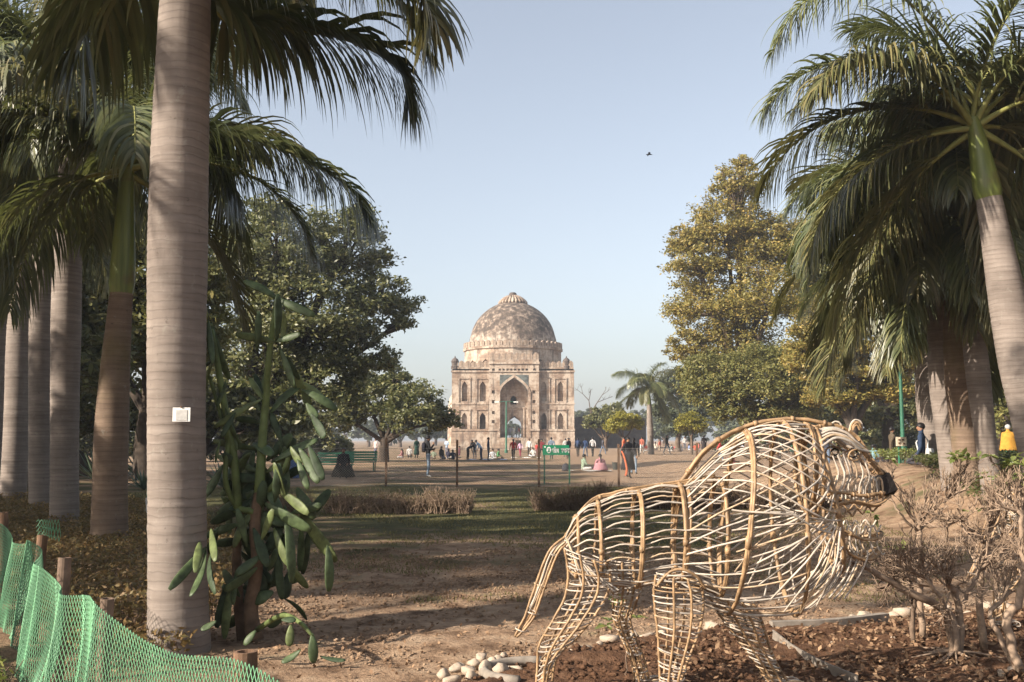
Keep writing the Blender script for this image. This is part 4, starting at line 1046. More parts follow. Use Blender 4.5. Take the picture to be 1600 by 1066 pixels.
PADS = [  # x0,y0,x1,y1,width px
 (432, 466, 386, 442, 15), (434, 468, 486, 491, 16), (432, 530, 434, 466, 14), (440, 535, 442, 490, 12), (425, 533, 374, 524, 15), (430, 533, 465, 523, 13),
 (402, 545, 404, 492, 12), (327, 507, 272, 502, 14), (326, 505, 332, 562, 11), (332, 510, 356, 585, 15), (331, 565, 292, 590, 10), (332, 567, 318, 616, 10), (352, 600, 340, 632, 9),
 (438, 545, 458, 600, 13), (450, 560, 466, 590, 12), (462, 582, 474, 612, 15), (473, 610, 483, 635, 14), (480, 632, 494, 652, 15), (487, 650, 505, 681, 17), (476, 600, 502, 620, 14), (478, 612, 522, 638, 17),
 (424, 645, 466, 606, 17), (416, 640, 400, 590, 13), (412, 625, 392, 594, 12), (414, 618, 414, 588, 11), (405, 640, 392, 620, 12), (405, 660, 372, 655, 13), (402, 628, 340, 665, 12),
 (375, 690, 352, 640, 14), (370, 700, 358, 655, 11), (366, 648, 348, 680, 10), (345, 690, 338, 720, 9),
 (396, 700, 340, 690, 15), (400, 735, 346, 715, 16), (408, 750, 362, 745, 18), (420, 735, 470, 700, 16), (430, 720, 490, 690, 17), (470, 705, 495, 750, 18), (484, 700, 503, 745, 16),
 (455, 700, 470, 724, 14), (466, 720, 480, 760, 13), (412, 730, 432, 790, 18), (430, 780, 436, 730, 15), (446, 775, 430, 728, 15), (395, 745, 350, 770, 18), (392, 770, 345, 800, 20),
 (385, 790, 335, 815, 18), (440, 770, 478, 800, 18), (420, 790, 480, 825, 22), (460, 800, 498, 790, 16), (478, 812, 512, 770, 18), (470, 800, 520, 870, 24), (512, 858, 514, 918, 17),
 (408, 770, 400, 830, 18), (398, 830, 416, 880, 18), (430, 830, 450, 880, 16), (446, 800, 455, 900, 17), (470, 820, 468, 885, 18), (484, 825, 474, 890, 14), (395, 800, 368, 850, 18),
 (370, 820, 336, 832, 15), (338, 830, 300, 850, 14), (342, 825, 320, 865, 13), (330, 830, 336, 872, 14), (318, 860, 270, 915, 15), (320, 865, 300, 925, 14), (330, 870, 336, 922, 14), (312, 850, 306, 890, 13),
 (405, 870, 372, 895, 16), (398, 890, 355, 920, 17), (352, 918, 340, 975, 16), (362, 915, 352, 990, 17), (338, 970, 314, 984, 12), (370, 895, 365, 940, 12), (432, 870, 440, 930, 15), (450, 880, 478, 915, 14),
 (420, 890, 432, 860, 13), (400, 985, 382, 1008, 12), (440, 968, 462, 970, 13), (455, 975, 452, 1010, 13), (488, 990, 490, 1036, 15), (470, 1015, 440, 1035, 12), (500, 1025, 540, 1032, 9),
 (410, 840, 425, 800, 14), (385, 850, 372, 800, 13), (380, 760, 395, 710, 14), (440, 690, 425, 650, 13)]
for i, (x0, y0, x1, y1, w) in enumerate(PADS):
    r_ = random.Random(i); dy = .2 * math.sin(x0 * .045 + y0 * .021) if 330 < x0 < 520 else (r_.uniform(-.76, -.64) if x0 < 345 and y0 > 800 else r_.uniform(-.3, .1))
    a, b = kp(x0, y0, dy * .6), kp(x1, y1, dy); a = a - (b - a) * .10; b = b + (b - a) * .10
    face = np.array([r_.uniform(-.7, .7), -1., r_.uniform(-.5, .5)])
    if y0 > 960: a, b = kp(x0, y0, -.92), kp(x1, y1, -.95); face = np.array([.2, -.6, .8])
    pad_mesh(a, b, w * KD / F_PX * .86, .017, face).obj('pad', MAT[('cactus', 'cactus', 'cactus_deep', 'cactus_olive')[i % 4]], cactus, smooth=True)
rr_ = random.Random(9)
for i in range(70):                # inner pads filling the heart of the plant
    x0, y0 = rr_.gauss(408, 34), rr_.uniform(690, 960); an = rr_.uniform(0, 6.28); l = rr_.uniform(38, 62)
    x1, y1 = x0 + math.cos(an) * l * .9, y0 + abs(math.sin(an)) * l * (1 if rr_.random() < .7 else -1)
    dy = rr_.uniform(.0, .34)
    pad_mesh(kp(x0, y0, dy), kp(x1, y1, dy + rr_.uniform(-.12, .12)), rr_.uniform(14, 20) * KD / F_PX, .022, np.array([rr_.uniform(-1, 1), -1, rr_.uniform(-.8, .8)])).obj('pad', MAT[('cactus', 'cactus_deep')[i % 2]], cactus, smooth=True)

# white plate on the palm (its code is left blank)
plate = thing('plate', 'small white square plate nailed to the thick grey palm', 'plate', tuple(at(286, 648, 7.52)))
MB().box((0, 0, 0), (.135, .008, .105)).obj('plate_face', MAT['white'], plate); MB().box((0.004, -.006, -.006), (.085, .004, .078)).obj('inner_panel', simple('plate_grey', (.40, .39, .375), .6, .15, 40), plate)
plate.rotation_euler[2] = math.radians(-3)
MB().lathe([(.007, 0), (.007, .006), (.003, .008)], (0, 0, 0), 8).obj('nail', MAT['rust'], plate, (-.0, -.009, .056)).rotation_euler[0] = math.pi / 2
plate.location = (plate.location[0], b1[1] - .262, plate.location[2])

# ================================================================== GREEN NET FENCE
NPOS = [(-.2, 2.6), (-.99, 3.74), (-2.05, 5.0), (-3.03, 6.55), (-3.75, 7.9), (-4.9, 9.6), (-6.6, 11.6)]
net = thing('net_fence', 'sagging green plastic net strung along bamboo stubs at the path edge', 'fence', (-2.05, 5.0, 0))
NO = np.array([-2.05, 5.0, 0])
pl = spline([(x, y, 0) for x, y in NPOS], 400); sl_ = np.concatenate([[0], np.cumsum(np.linalg.norm(np.diff(pl, axis=0), axis=1))])
knots = [sl_[np.argmin(np.linalg.norm(pl[:, :2] - np.array(p), axis=1))] for p in NPOS]
def net_point(s, v):
    b = np.stack([np.interp(s, sl_, pl[:, k]) for k in range(3)], -1)
    ds = .05; b2_ = np.stack([np.interp(s + ds, sl_, pl[:, k]) for k in range(3)], -1)
    t = b2_ - b; t /= np.linalg.norm(t, axis=-1)[..., None] + 1e-9; n = np.stack([-t[..., 1], t[..., 0], 0 * t[..., 0]], -1)
    near_k = np.min(np.abs(s[..., None] - np.array(knots)), -1)
    top = .80 - .06 * sstep(near_k / .75) + .02 * np.sin(s * 2.3) + .16 * sstep((s - 8.8) / 1.6)
    fold = .06 * np.sin(s * 5.2 + 1.2 * np.sin(s * 1.9)) * (.22 + .78 * np.sin(v * math.pi * .85)) * (.3 + .7 * sstep((s - 2.2) / 2)) + .012 * np.sin(s * 17 + 3 * v) * (1 - v) + .09 * (1 - v) ** 2
    pull = .05 * np.sin(s * 5 + v * 4)
    return b + n * fold[..., None] + t * (pull * (1 - v))[..., None] + np.stack([0 * s, 0 * s, .015 + (top - .015) * v], -1)
dsn, dvn = .034, .026
ns, nv = int(sl_[-1] / dsn), int(.78 / dvn)
S_, V_ = np.meshgrid(np.arange(ns), np.arange(nv + 1), indexing='ij')
def node(i, j): return net_point((i + .5 * (j % 2)) * dsn, j / nv)
A_ = node(S_[:, :-1], V_[:, :-1]).reshape(-1, 3)
odd = (V_[:, :-1] % 2)
B1 = node(S_[:, :-1] + odd, V_[:, 1:]).reshape(-1, 3); B2 = node(S_[:, :-1] + odd - 1, V_[:, 1:]).reshape(-1, 3)
P0 = np.concatenate([A_, A_]) - NO; P1_ = np.concatenate([B1, B2]) - NO
V, F = prisms(P0, P1_, .0026, .0026, 3)
link('net', fast_mesh('net', V, F, [MAT['net']], smooth=True), net, kind='stuff')
for ks, v0 in ((knots[3] + .03, 0), (knots[3] - .45, 0), (knots[2] + .35, 0), (knots[2] - .05, 0), (knots[4], 0)):     # seams where two lengths overlap
    vv = np.arange(nv + 1) / nv; q0 = net_point(np.full(nv + 1, ks), vv); q1 = net_point(np.full(nv + 1, ks + .03), vv)
    q = np.where((np.arange(nv + 1) % 2)[:, None] == 0, q0, q1); q2 = np.where((np.arange(nv + 1) % 2)[:, None] == 1, q0, q1)
    mb = MB()
    V1, F1 = prisms(np.concatenate([q[:-1], q2[:-1]]) - NO, np.concatenate([q[1:], q2[1:]]) - NO, .0042, .0042, 4)
    link('seam', fast_mesh('seam', V1, F1, [MAT['net']]), net, kind='stuff')
# frayed corner flag on the post by the pale palm
c0 = at(60, 822, 7.95) - NO; fl = MB(); P0, P1_ = [], []
for i in range(8):
    for j in range(6):
        def nd(i, j): return c0 + np.array([(i + .5 * (j % 2)) * .022, .01 * math.sin(i), .05 - j * .02 - i * .005 * (j % 3)])
        for e in ((i + (j % 2)), (i - 1 + (j % 2))):
            P0.append(nd(i, j)); P1_.append(nd(e, j + 1))
V, F = prisms(P0, P1_, .0028, .0028, 3); link('loose_corner', fast_mesh('loose_corner', V, F, [MAT['net']]), net, kind='stuff')
PG = 'bamboo stubs holding the green net'
def stub(px, py, d, rad, lab, mat):
    p = at(px, py, d); t = thing('bamboo_post', lab, 'post', (p[0], d, 0), PG); h = p[2]
    n = 10; z = np.linspace(-.05, h, n); r = rad * (1 + .05 * (np.arange(n) % 4 == 3))
    prof = list(zip(r, z)) + [(rad * .72, h), (rad * .70, h - .12)]
    MB().lathe(prof, (0, 0, 0), 16).obj('culm', MAT[mat], t)
    t.rotation_euler = (random.uniform(-.05, .05), random.uniform(-.05, .05), 0)
stub(390, 1018, 3.95, .046, 'rusty brown hollow bamboo stub in front of the cactus foot', 'rust')
stub(163, 934, 5.25, .034, 'grey bamboo stub nearest the thick palm behind the net', 'bamboo_dark')
stub(97, 872, 6.75, .042, 'bamboo stub poking above the net with mossy side', 'bamboo_dark')
stub(58, 836, 8.05, .04, 'bamboo stub with a torn flap of net on its top', 'rust')
stub(12, 800, 10.0, .04, 'bamboo stub at the far end of the green net', 'rust')

# ================================================================== SHRUBS, HEDGES, GROUND COVER
def twigs(rng, starts, levels, spread, shrink, kids, updraft):
    S = []; tips = []
    cur = starts
    for lv in range(levels):
        nxt = []
        for (p, d, l, r) in cur:
            m = p + d * l * .5 + rng.normal(size=3) * l * .06; e = d + rng.normal(size=3) * .12; e /= np.linalg.norm(e); q = m + e * l * .5
            S.append((p, m, r, r * .9)); S.append((m, q, r * .9, r * .78))
            if lv == levels - 1: tips.append((q, e)); continue
            for _ in range(rng.integers(kids[0], kids[1] + 1)):
                g = d + rng.normal(size=3) * spread + np.array([0, 0, updraft]); g /= np.linalg.norm(g)
                b = p + (q - p) * rng.uniform(.55, 1.0)
                nxt.append((b, g, l * shrink * rng.uniform(.7, 1.25), r * .70))
        cur = nxt
    return S, tips

def leaf_fan(rng, tips, L, W, per):
    Vs, Fs, n = [], [], 0
    for (p, d) in tips:
        for _ in range(per):
            a = d * .4 + rng.normal(size=3) * .7; a[2] = abs(a[2]) * .5 - .15; a /= np.linalg.norm(a); s = np.cross(a, [0, 0, 1.]); s /= np.linalg.norm(s) + 1e-6; nn = np.cross(s, a)
            l = L * rng.uniform(.6, 1.2); w = W * rng.uniform(.7, 1.1) / 2
            pts = [p, p + a * l * .3 + s * w * .8 + nn * .01, p + a * l * .6 + s * w - nn * .004, p + a * l - nn * l * .15, p + a * l * .6 - s * w - nn * .004, p + a * l * .3 - s * w * .8 + nn * .01]
            Vs += pts; Fs += [(n, n + 1, n + 2, n + 3), (n, n + 3, n + 4, n + 5)]; n += 6
    return Vs, Fs

def shrub(label, base, stems, seed, tlen=.16, levels=4, leaves=30, spread=.55, mat='twig', kids=(2, 4), up=.35, name='bare_shrub', r_t=.0068):
    rng = np.random.default_rng(seed); base = np.asarray(base, float)
    root = thing(name, label, 'shrub', tuple(base))
    mb = MB(); starts = []
    for (pts, r0, r1, nst) in stems:
        P = spline(np.asarray(pts, float) - base, 14); P = P + rng.normal(size=P.shape) * .008
        rr = np.linspace(r0, r1, 14) * .7 * (1 + .12 * rng.normal(size=14) * .5)
        mb.tube(P, rr, 9)
        T = P[-1] - P[-3]; T /= np.linalg.norm(T)
        for _ in range(nst):
            d = T + rng.normal(size=3) * .6 + np.array([0, 0, .25]); d /= np.linalg.norm(d)
            starts.append((P[rng.integers(11, 14)], d, tlen * rng.uniform(.8, 1.3), r_t * 1.3))
    mb.obj('stem', MAT[mat], root, smooth=True)
    S, tips = twigs(rng, starts, levels, spread, .74, kids, up)
    a = list(zip(*S)); V, F = prisms(a[0], a[1], a[2], a[3], 4)
    link('twigs', fast_mesh('twigs', V, F, [MAT[mat]], smooth=True), root, kind='stuff')
    top = sorted(tips, key=lambda t: -t[0][2])[:max(leaves * 3, 1)]
    if leaves:
        sel = [top[i] for i in rng.permutation(len(top))[:leaves]]
        for (p, d) in sel:
            Vs, Fs = leaf_fan(rng, [(p, d)], .085, .045, 3)
            MB().add(Vs, Fs).obj('leaf_spray', MAT['twig_leaf'], root)
    return root

W3 = lambda px, py, d: at(px, py, d)
sb = W3(1492, 1005, 7.3); sb[2] = .03
shrub('bare shrub with one long cut limb reaching toward the lion', sb, [
    ([sb, W3(1488, 970, 7.3), W3(1470, 948, 7.25), W3(1410, 922, 7.15), W3(1370, 895, 7.1), W3(1336, 878, 7.1)], .055, .022, 5),
    ([sb + (.03, .05, 0), W3(1500, 965, 7.35), W3(1492, 930, 7.35), W3(1482, 905, 7.3)], .04, .028, 13),
    ([sb, W3(1476, 960, 7.2), W3(1466, 930, 7.1), W3(1445, 905, 7.05)], .03, .018, 10),
    ([W3(1495, 960, 7.35), W3(1520, 910, 7.4), W3(1535, 890, 7.45)], .022, .016, 9)], 401, .14, 5, 4, .5, kids=(2, 3), up=.26)
rng = np.random.default_rng(7)
sr = link('root_tangle', None, None); bpy.data.objects.remove(sr)
rmb = MB()
for k in range(26):
    a = rng.uniform(0, 6.28); l = rng.uniform(.15, .5)
    rmb.tube(spline([(0, 0, .07), (math.cos(a) * l * .4, math.sin(a) * l * .4, .05), (math.cos(a) * l, math.sin(a) * l, .0)], 7), np.linspace(.010, .003, 7), 5)
rt = [o for o in bpy.data.objects if o.get('label', '').startswith('bare shrub with one long')][0]
rmb.obj('roots', MAT['twig'], rt, smooth=True)
s2 = W3(1436, 905, 8.0); s2[2] = .03
shrub('twiggy bare shrub in front of the brown-jacketed man', s2, [([s2, W3(1436, 850, 8.0), W3(1434, 815, 8.0)], .035, .028, 9), ([W3(1435, 830, 8), W3(1405, 800, 7.9), W3(1390, 775, 7.9)], .016, .01, 6), ([W3(1435, 830, 8), W3(1470, 800, 8.1), W3(1480, 780, 8.1)], .016, .01, 7)], 402, .125, 5, 14, .38, kids=(2, 3), up=.45)
s3 = W3(1535, 975, 7.6); s3[2] = .03
shrub('leafy-topped bare shrub in front of the second lion', s3, [([s3, W3(1530, 900, 7.6), W3(1540, 850, 7.6), W3(1548, 820, 7.6)], .04, .026, 11), ([W3(1540, 850, 7.6), W3(1515, 825, 7.5), W3(1500, 810, 7.5)], .018, .012, 9), ([W3(1540, 850, 7.6), W3(1580, 825, 7.7), W3(1600, 800, 7.7)], .02, .013, 9)], 403, .115, 5, 26, .42, kids=(2, 3), up=.35)
s4 = W3(1590, 1000, 6.9); s4[2] = .03
shrub('dry shrub with pale bent trunk at the end of the bed', s4, [([s4, W3(1572, 975, 6.9), W3(1590, 940, 6.9), W3(1600, 890, 6.9)], .05, .03, 9), ([s4, W3(1555, 985, 7.0), W3(1550, 960, 7.1), W3(1578, 920, 7.2)], .03, .02, 7), ([W3(1600, 890, 6.9), W3(1595, 840, 6.9), W3(1590, 790, 6.9)], .03, .018, 8)], 404, .115, 5, 8, .42, kids=(2, 3), up=.35)
s5 = W3(1425, 985, 7.75); s5[2] = .03
shrub('low dark twiggy shrub under the leafy sprays beside the lion jaw', s5, [([s5, W3(1425, 930, 7.75), W3(1418, 900, 7.75)], .03, .022, 10), ([W3(1425, 940, 7.75), W3(1395, 905, 7.7)], .014, .01, 6)], 405, .11, 4, 10, .5, 'twig_dark', kids=(2, 4), up=.25)
s6 = W3(980, 1062, 6.75); s6[2] = .02
shrub('thin weedy seedling climbing through the hind leg of the lion', s6, [([s6, W3(975, 1010, 6.75), W3(965, 970, 6.75)], .008, .005, 4)], 406, .08, 3, 12, .6, 'twig_dark', kids=(1, 2), up=.2, name='seedling', r_t=.003)

def hedge(label, px0, px1, ybase, h, dep, seed, dens=240, mat='twig_dark', leafn=900, lmat='hedge_leaf', group='clipped dry hedges on the lawn'):
    d = gd(ybase); a, b = at(px0, ybase, d), at(px1, ybase, d); rng = np.random.default_rng(seed)
    root = thing('dry_hedge', label, 'hedge', (a[0], d, 0), group); Lh = b[0] - a[0]
    n = int(dens * Lh); S = []
    p = np.stack([rng.uniform(0, Lh, n), rng.uniform(0, dep, n), np.zeros(n)], -1)
    hh = h * (.45 + .8 * vnoise(p[:, 0] * 2.6, p[:, 1], seed)) * rng.uniform(.55, 1.2, n)
    m = p + np.stack([rng.normal(size=n) * .07, rng.normal(size=n) * .07, hh * .55], -1)
    q = m + np.stack([rng.normal(size=n) * .10, rng.normal(size=n) * .10, hh * .45], -1)
    P0 = np.concatenate([p, m, m]); P1 = np.concatenate([m, q, m + rng.normal(size=(n, 3)) * .09 + np.array([0, 0, .09])])
    V, F = prisms(P0, P1, np.r_[np.full(n, .009), np.full(n, .006), np.full(n, .005)], np.r_[np.full(n, .006), np.full(n, .003), np.full(n, .002)], 3)
    link('twigs', fast_mesh('twigs', V, F, [MAT[mat]]), root, kind='stuff')
    k = int(leafn * Lh); c = np.stack([rng.uniform(0, Lh, k), rng.uniform(0, dep, k), rng.uniform(.25, 1, k) * h], -1)
    c[:, 2] *= .5 + .65 * vnoise(c[:, 0] * 2.6, c[:, 1], seed)
    V, F = leaf_quads(c, .05, .025, rng); link('foliage', fast_mesh('foliage', V, F, [MAT[lmat]]), root, kind='stuff')
hedge('long pinkish-brown dry hedge across the lawn beyond the cactus', 505, 735, 803, .50, .7, 1, 330, 'twig')
hedge('dark dry hedge behind the tail of the lion', 835, 955, 799, .56, .8, 2, 330, 'twig_dark')
hedge('dry hedge seen through the back of the lion', 990, 1330, 796, .45, .7, 3, 260, 'twig_dark')
hedge('ragged dry hedge behind the foot of the cactus', 340, 480, 806, .4, .7, 4, 260, 'twig_dark')

def cover(label, poly_px, hgt, n, seed, mat, leaf=.07, base_fn=None):
    """low mat of leaves over a ground polygon (x, y metres)"""
    rng = np.random.default_rng(seed); P = np.array(poly_px)
    lo, hi = P.min(0), P.max(0); pts = []
    while len(pts) < n:
        q = rng.uniform(lo, hi, (n, 2)); c = np.zeros(len(q), bool); j = len(P) - 1
        for i in range(len(P)):
            xi, yi, xj, yj = *P[i], *P[j]
            c ^= ((yi > q[:, 1]) != (yj > q[:, 1])) & (q[:, 0] < (xj - xi) * (q[:, 1] - yi) / (yj - yi + 1e-9) + xi); j = i
        pts += list(q[c])
    q = np.array(pts[:n]); h = hgt * (.45 + .75 * fbm(q[:, 0] * 2.2, q[:, 1] * 2.2, seed, 3))
    z = ground_h(q[:, 0], q[:, 1]) + h * rng.uniform(.25, 1.05, n) ** .6
    V, F = leaf_quads(np.c_[q, z], leaf, leaf * .45, rng, .05)
    o = link('ground_cover', fast_mesh('ground_cover', V, F, [MAT[mat]]), None, None, kind='stuff', label=label, category='ground cover')
    m = n // 14; i = rng.integers(0, n, m); b = np.c_[q[i], ground_h(q[i, 0], q[i, 1])]; t = np.c_[q[i] + rng.normal(size=(m, 2)) * .08, z[i]]
    V, F = prisms(b, t, .006, .003, 3); link('twigs', fast_mesh('twigs', V, F, [MAT['twig_dark']]), o, kind='stuff')
cover('brown and olive ground cover round the feet of the left palms', [(-2.3, 7.2), (-2.6, 9.2), (-3.2, 12.0), (-4.6, 16.5), (-9, 24), (-14, 26), (-7.0, 12.6), (-4.4, 9.2), (-3.1, 7.0)], .36, 52000, 5, 'cover_leaf', .065)
cover('dark green ground cover on the bank under the right palms', [(7.2, 13.5), (8.6, 12.2), (14, 13), (19, 26), (15, 31), (11.2, 29), (9.2, 22)], .42, 42000, 6, 'cover_green', .09)
cover('bright low plants at the foot of the green lamp pole', [(11.2, 27.5), (13.6, 27.5), (13.6, 31), (11.0, 31)], .5, 5000, 7, 'twig_leaf', .09)

cover('green weeds on the path side of the net', [(-4.7, 7.4), (-3.3, 5.9), (-3.05, 6.25), (-4.3, 7.9)], .26, 1500, 8, 'twig_leaf', .07)
# grass blades on the lawn strip
rng = np.random.default_rng(77)
n = 120000
q = np.stack([rng.uniform(-12, 12, n), 10 + 24 * rng.random(n) ** 1.2], -1)
msk = fbm(q[:, 0] * .55, q[:, 1] * .55, 12, 4) + .25 * sstep((q[:, 1] - 11) / 8)
q = q[(q[:, 0] < 5 + .1 * q[:, 1]) & (msk > .58) & (q[:, 1] > bed_edge(5) + .2)]
n = len(q); h = rng.uniform(.02, .055, n); az = rng.uniform(0, 6.28, n); z = ground_h(q[:, 0], q[:, 1]) - .005
w = rng.uniform(.006, .012, n); dx, dy = np.cos(az) * w, np.sin(az) * w
V = np.stack([np.c_[q[:, 0] - dx, q[:, 1] - dy, z], np.c_[q[:, 0] + dx, q[:, 1] + dy, z], np.c_[q + rng.normal(size=(n, 2)) * .02, z + h]], 1).reshape(-1, 3)
link('grass', fast_mesh('grass', V, np.arange(3 * n).reshape(-1, 3), [MAT['grass']]), None, None, kind='stuff', label='short sparse lawn grass in front of the wire fence', category='grass')
# clods and litter on the bare soil
def clods(name, label, xy, zf, smin, smax, mat, seed):
    rng = np.random.default_rng(seed); n = len(xy)
    D = np.array([[1, 0, 0], [-1, 0, 0], [0, 1, 0], [0, -1, 0], [0, 0, 1], [0, 0, -.5]]); T = np.array([(0, 2, 4), (2, 1, 4), (1, 3, 4), (3, 0, 4), (2, 0, 5), (1, 2, 5), (3, 1, 5), (0, 3, 5)])
    s = (smin + (smax - smin) * rng.random(n) ** 3)[:, None, None]; a = rng.uniform(0, 6.28, n)
    E = D[None] * s * rng.uniform(.55, 1.2, (n, 6, 1)) * np.array([1, 1, .7])
    E = np.stack([E[..., 0] * np.cos(a)[:, None] - E[..., 1] * np.sin(a)[:, None], E[..., 0] * np.sin(a)[:, None] + E[..., 1] * np.cos(a)[:, None], E[..., 2]], -1)
    V = E + np.c_[xy, zf][:, None]
    F = (np.arange(n)[:, None, None] * 6 + T[None]).reshape(-1, 3)
    link(name, fast_mesh(name, V.reshape(-1, 3), F, [mat]), None, None, kind='stuff', label=label, category='soil')
n = 40000; xy = np.stack([rng.uniform(-3.2, 5, n), 6.3 + 8.5 * rng.random(n)], -1)
xy = xy[(fbm(xy[:, 0] * .9, xy[:, 1] * .9, 40, 3) + .2 * rng.random(len(xy)) > .5) & (xy[:, 1] > np.interp(xy[:, 0], EDGE[:, 0], EDGE[:, 1]) + .1)]
clods('soil_clods', 'scattered crumbs of dry soil on the bare ground', xy, np.full(len(xy), .006), .005, .03, MAT['ground'], 3)
n = 15000; xy = np.stack([rng.uniform(-.7, 6, n), rng.uniform(3.6, 9.8, n)], -1); xy = xy[xy[:, 1] < np.interp(xy[:, 0], EDGE[:, 0], EDGE[:, 1]) - .12]
clods('bed_clods', 'lumpy dug soil in the flower bed under the lion', xy, np.full(len(xy), .045), .008, .05, MAT['bed'], 4)
n = 9000; xy = np.stack([rng.uniform(.8, 6, n), rng.uniform(4.6, 9.4, n)], -1); xy = xy[(xy[:, 1] < np.interp(xy[:, 0], EDGE[:, 0], EDGE[:, 1]) - .15) & (rng.random(len(xy)) < np.clip((xy[:, 0] - .5) / 2, .1, 1))]
V, F = leaf_quads(np.c_[xy, rng.uniform(.05, .10, len(xy))], .05, .028, rng, 0, np.array([0, 0, 1.2]))
link('leaf_litter', fast_mesh('leaf_litter', V, F, [MAT['litter']]), None, None, kind='stuff', label='dry fallen leaves littering the bed below the shrubs', category='leaf litter')
n = 5200; xy = np.stack([rng.uniform(-3, 5, n), rng.uniform(6.3, 15, n)], -1); xy = xy[xy[:, 1] > np.interp(xy[:, 0], EDGE[:, 0], EDGE[:, 1]) + .15]
V, F = leaf_quads(np.c_[xy, rng.uniform(.015, .03, len(xy))], .045, .024, rng, 0, np.array([0, 0, 1.5]))
link('leaf_litter', fast_mesh('leaf_litter', V, F, [MAT['litter']]), None, None, kind='stuff', label='few dry leaves strewn on the bare soil near the cactus', category='leaf litter')

# stones edging the bed
def stone_mesh(seed):
    r = np.random.default_rng(seed); n, m = 7, 10; V = []; ax = r.uniform(.75, 1.15, 3)
    for i in range(n):
        t = math.pi * i / (n - 1)
        for k in range(m):
            a = 2 * math.pi * k / m; p = np.array([math.sin(t) * math.cos(a), math.sin(t) * math.sin(a), math.cos(t)])
            f = 1 + .2 * math.sin(3 * p[0] + seed) + .15 * math.sin(4.3 * p[1] + 2 * seed) + .12 * math.sin(5 * p[2] + seed) + r.normal() * .025 * (0 < i < n - 1)
            V.append(p * f * ax * np.array([1, .8, .55]))
    F = [(i * m + k, (i + 1) * m + k, (i + 1) * m + (k + 1) % m, i * m + (k + 1) % m) for i in range(n - 1) for k in range(m)]
    return MB().add(V, F).mesh('edging_stone', MAT['stoneedge'], True)
SM = [stone_mesh(i + 1) for i in range(7)]
def stone(x, y, s, z=.0, lab='pale rounded stone in the row edging the flower bed', grp='stones edging the flower bed'):
    o = link('edging_stone', SM[random.randrange(7)], None, (x, y, z + s * .38), label=lab, category='stone', group=grp)
    o.rotation_euler = (random.uniform(-.2, .2), random.uniform(-.2, .2), random.uniform(0, 6.28)); o.scale = (s, s * random.uniform(.85, 1.1), s * random.uniform(.85, 1.05))
HEAP = [(692, 1062, 14), (712, 1056, 13), (734, 1058, 14), (722, 1047, 11), (742, 1044, 12), (757, 1058, 16), (768, 1046, 13), (784, 1060, 16), (752, 1034, 10), (776, 1038, 11), (792, 1044, 12), (802, 1056, 13), (812, 1044, 10), (764, 1064, 12), (735, 1068, 13), (705, 1070, 13), (786, 1030, 9)]
for px, py, r in HEAP:
    d = gd(py); p = at(px, py, d); stone(p[0], p[1], r * d / F_PX, random.uniform(0, .03), 'smooth pale stone in the heap at the left corner of the bed', 'stones heaped at the corner of the bed')
for px, py, r in ((838, 1028, 13), (876, 1024, 18), (898, 1016, 8), (915, 1014, 12), (936, 1006, 8), (952, 998, 15), (990, 992, 11), (1010, 994, 12), (1035, 990, 12), (1118, 982, 14), (1330, 968, 12), (1352, 966, 18), (1372, 964, 10), (1408, 956, 18), (1424, 956, 12), (1396, 960, 10), (1456, 946, 14), (1540, 948, 14), (1572, 950, 12), (1480, 950, 9), (1070, 988, 10), (1092, 986, 9), (1150, 980, 10), (1180, 978, 9)):
    d = gd(py + r * .4); p = at(px, py, d); stone(p[0], p[1], r * d / F_PX * .95)
for px, py, r in ((1475, 960, 8), (1515, 968, 9), (1395, 1008, 7), (1300, 1015, 6), (1585, 1058, 12), (1560, 1062, 9)):
    d = gd(py); p = at(px, py, d); stone(p[0], p[1], r * d / F_PX, .03, 'loose reddish stone lying on the bed soil below the shrubs', 'loose stones on the bed soil')
# concrete rim at the corner of the bed, and boards set on edge inside it
rim = MB(); c = at(835, 1075, gd(1060)); 
R_ = [(c[0] + .34 * math.cos(a), c[1] + .30 * math.sin(a), .05) for a in np.linspace(1.4, 4.4, 16)]
rim.tube(R_, .035, 8); o = rim.obj('planter_rim', MAT['concrete'], None, smooth=True, label='curved concrete planter rim beside the heap of pale stones', category='planter')
def board(label, pts, h, th=.03):
    mb = MB(); P = spline([(x, y, 0) for x, y in pts], 14); T = np.gradient(P, axis=0); T /= np.linalg.norm(T, axis=1)[:, None]; N = np.stack([-T[:, 1], T[:, 0], 0 * T[:, 0]], -1) * th / 2
    up = np.array([0, 0, h]); V = np.stack([P - N, P + N, P + N + up, P - N + up], 1).reshape(-1, 3)
    F = [(i * 4 + k, i * 4 + (k + 1) % 4, (i + 1) * 4 + (k + 1) % 4, (i + 1) * 4 + k) for i in range(13) for k in range(4)] + [(3, 2, 1, 0), (52, 53, 54, 55)]
    mb.add(V, F).obj('edging_board', MAT['concrete'], None, label=label, category='edging')
g2 = lambda px, py: tuple(at(px, py, gd(py))[:2])
board('straight grey edging kerb lying behind the front paw of the lion', [g2(1205, 992), g2(1300, 988), g2(1385, 978)], .11, .07)
board('curved grey metal edging strip sweeping under the lion chest', [g2(1208, 1004), g2(1240, 1030), g2(1285, 1056), g2(1340, 1080)], .10, .012)
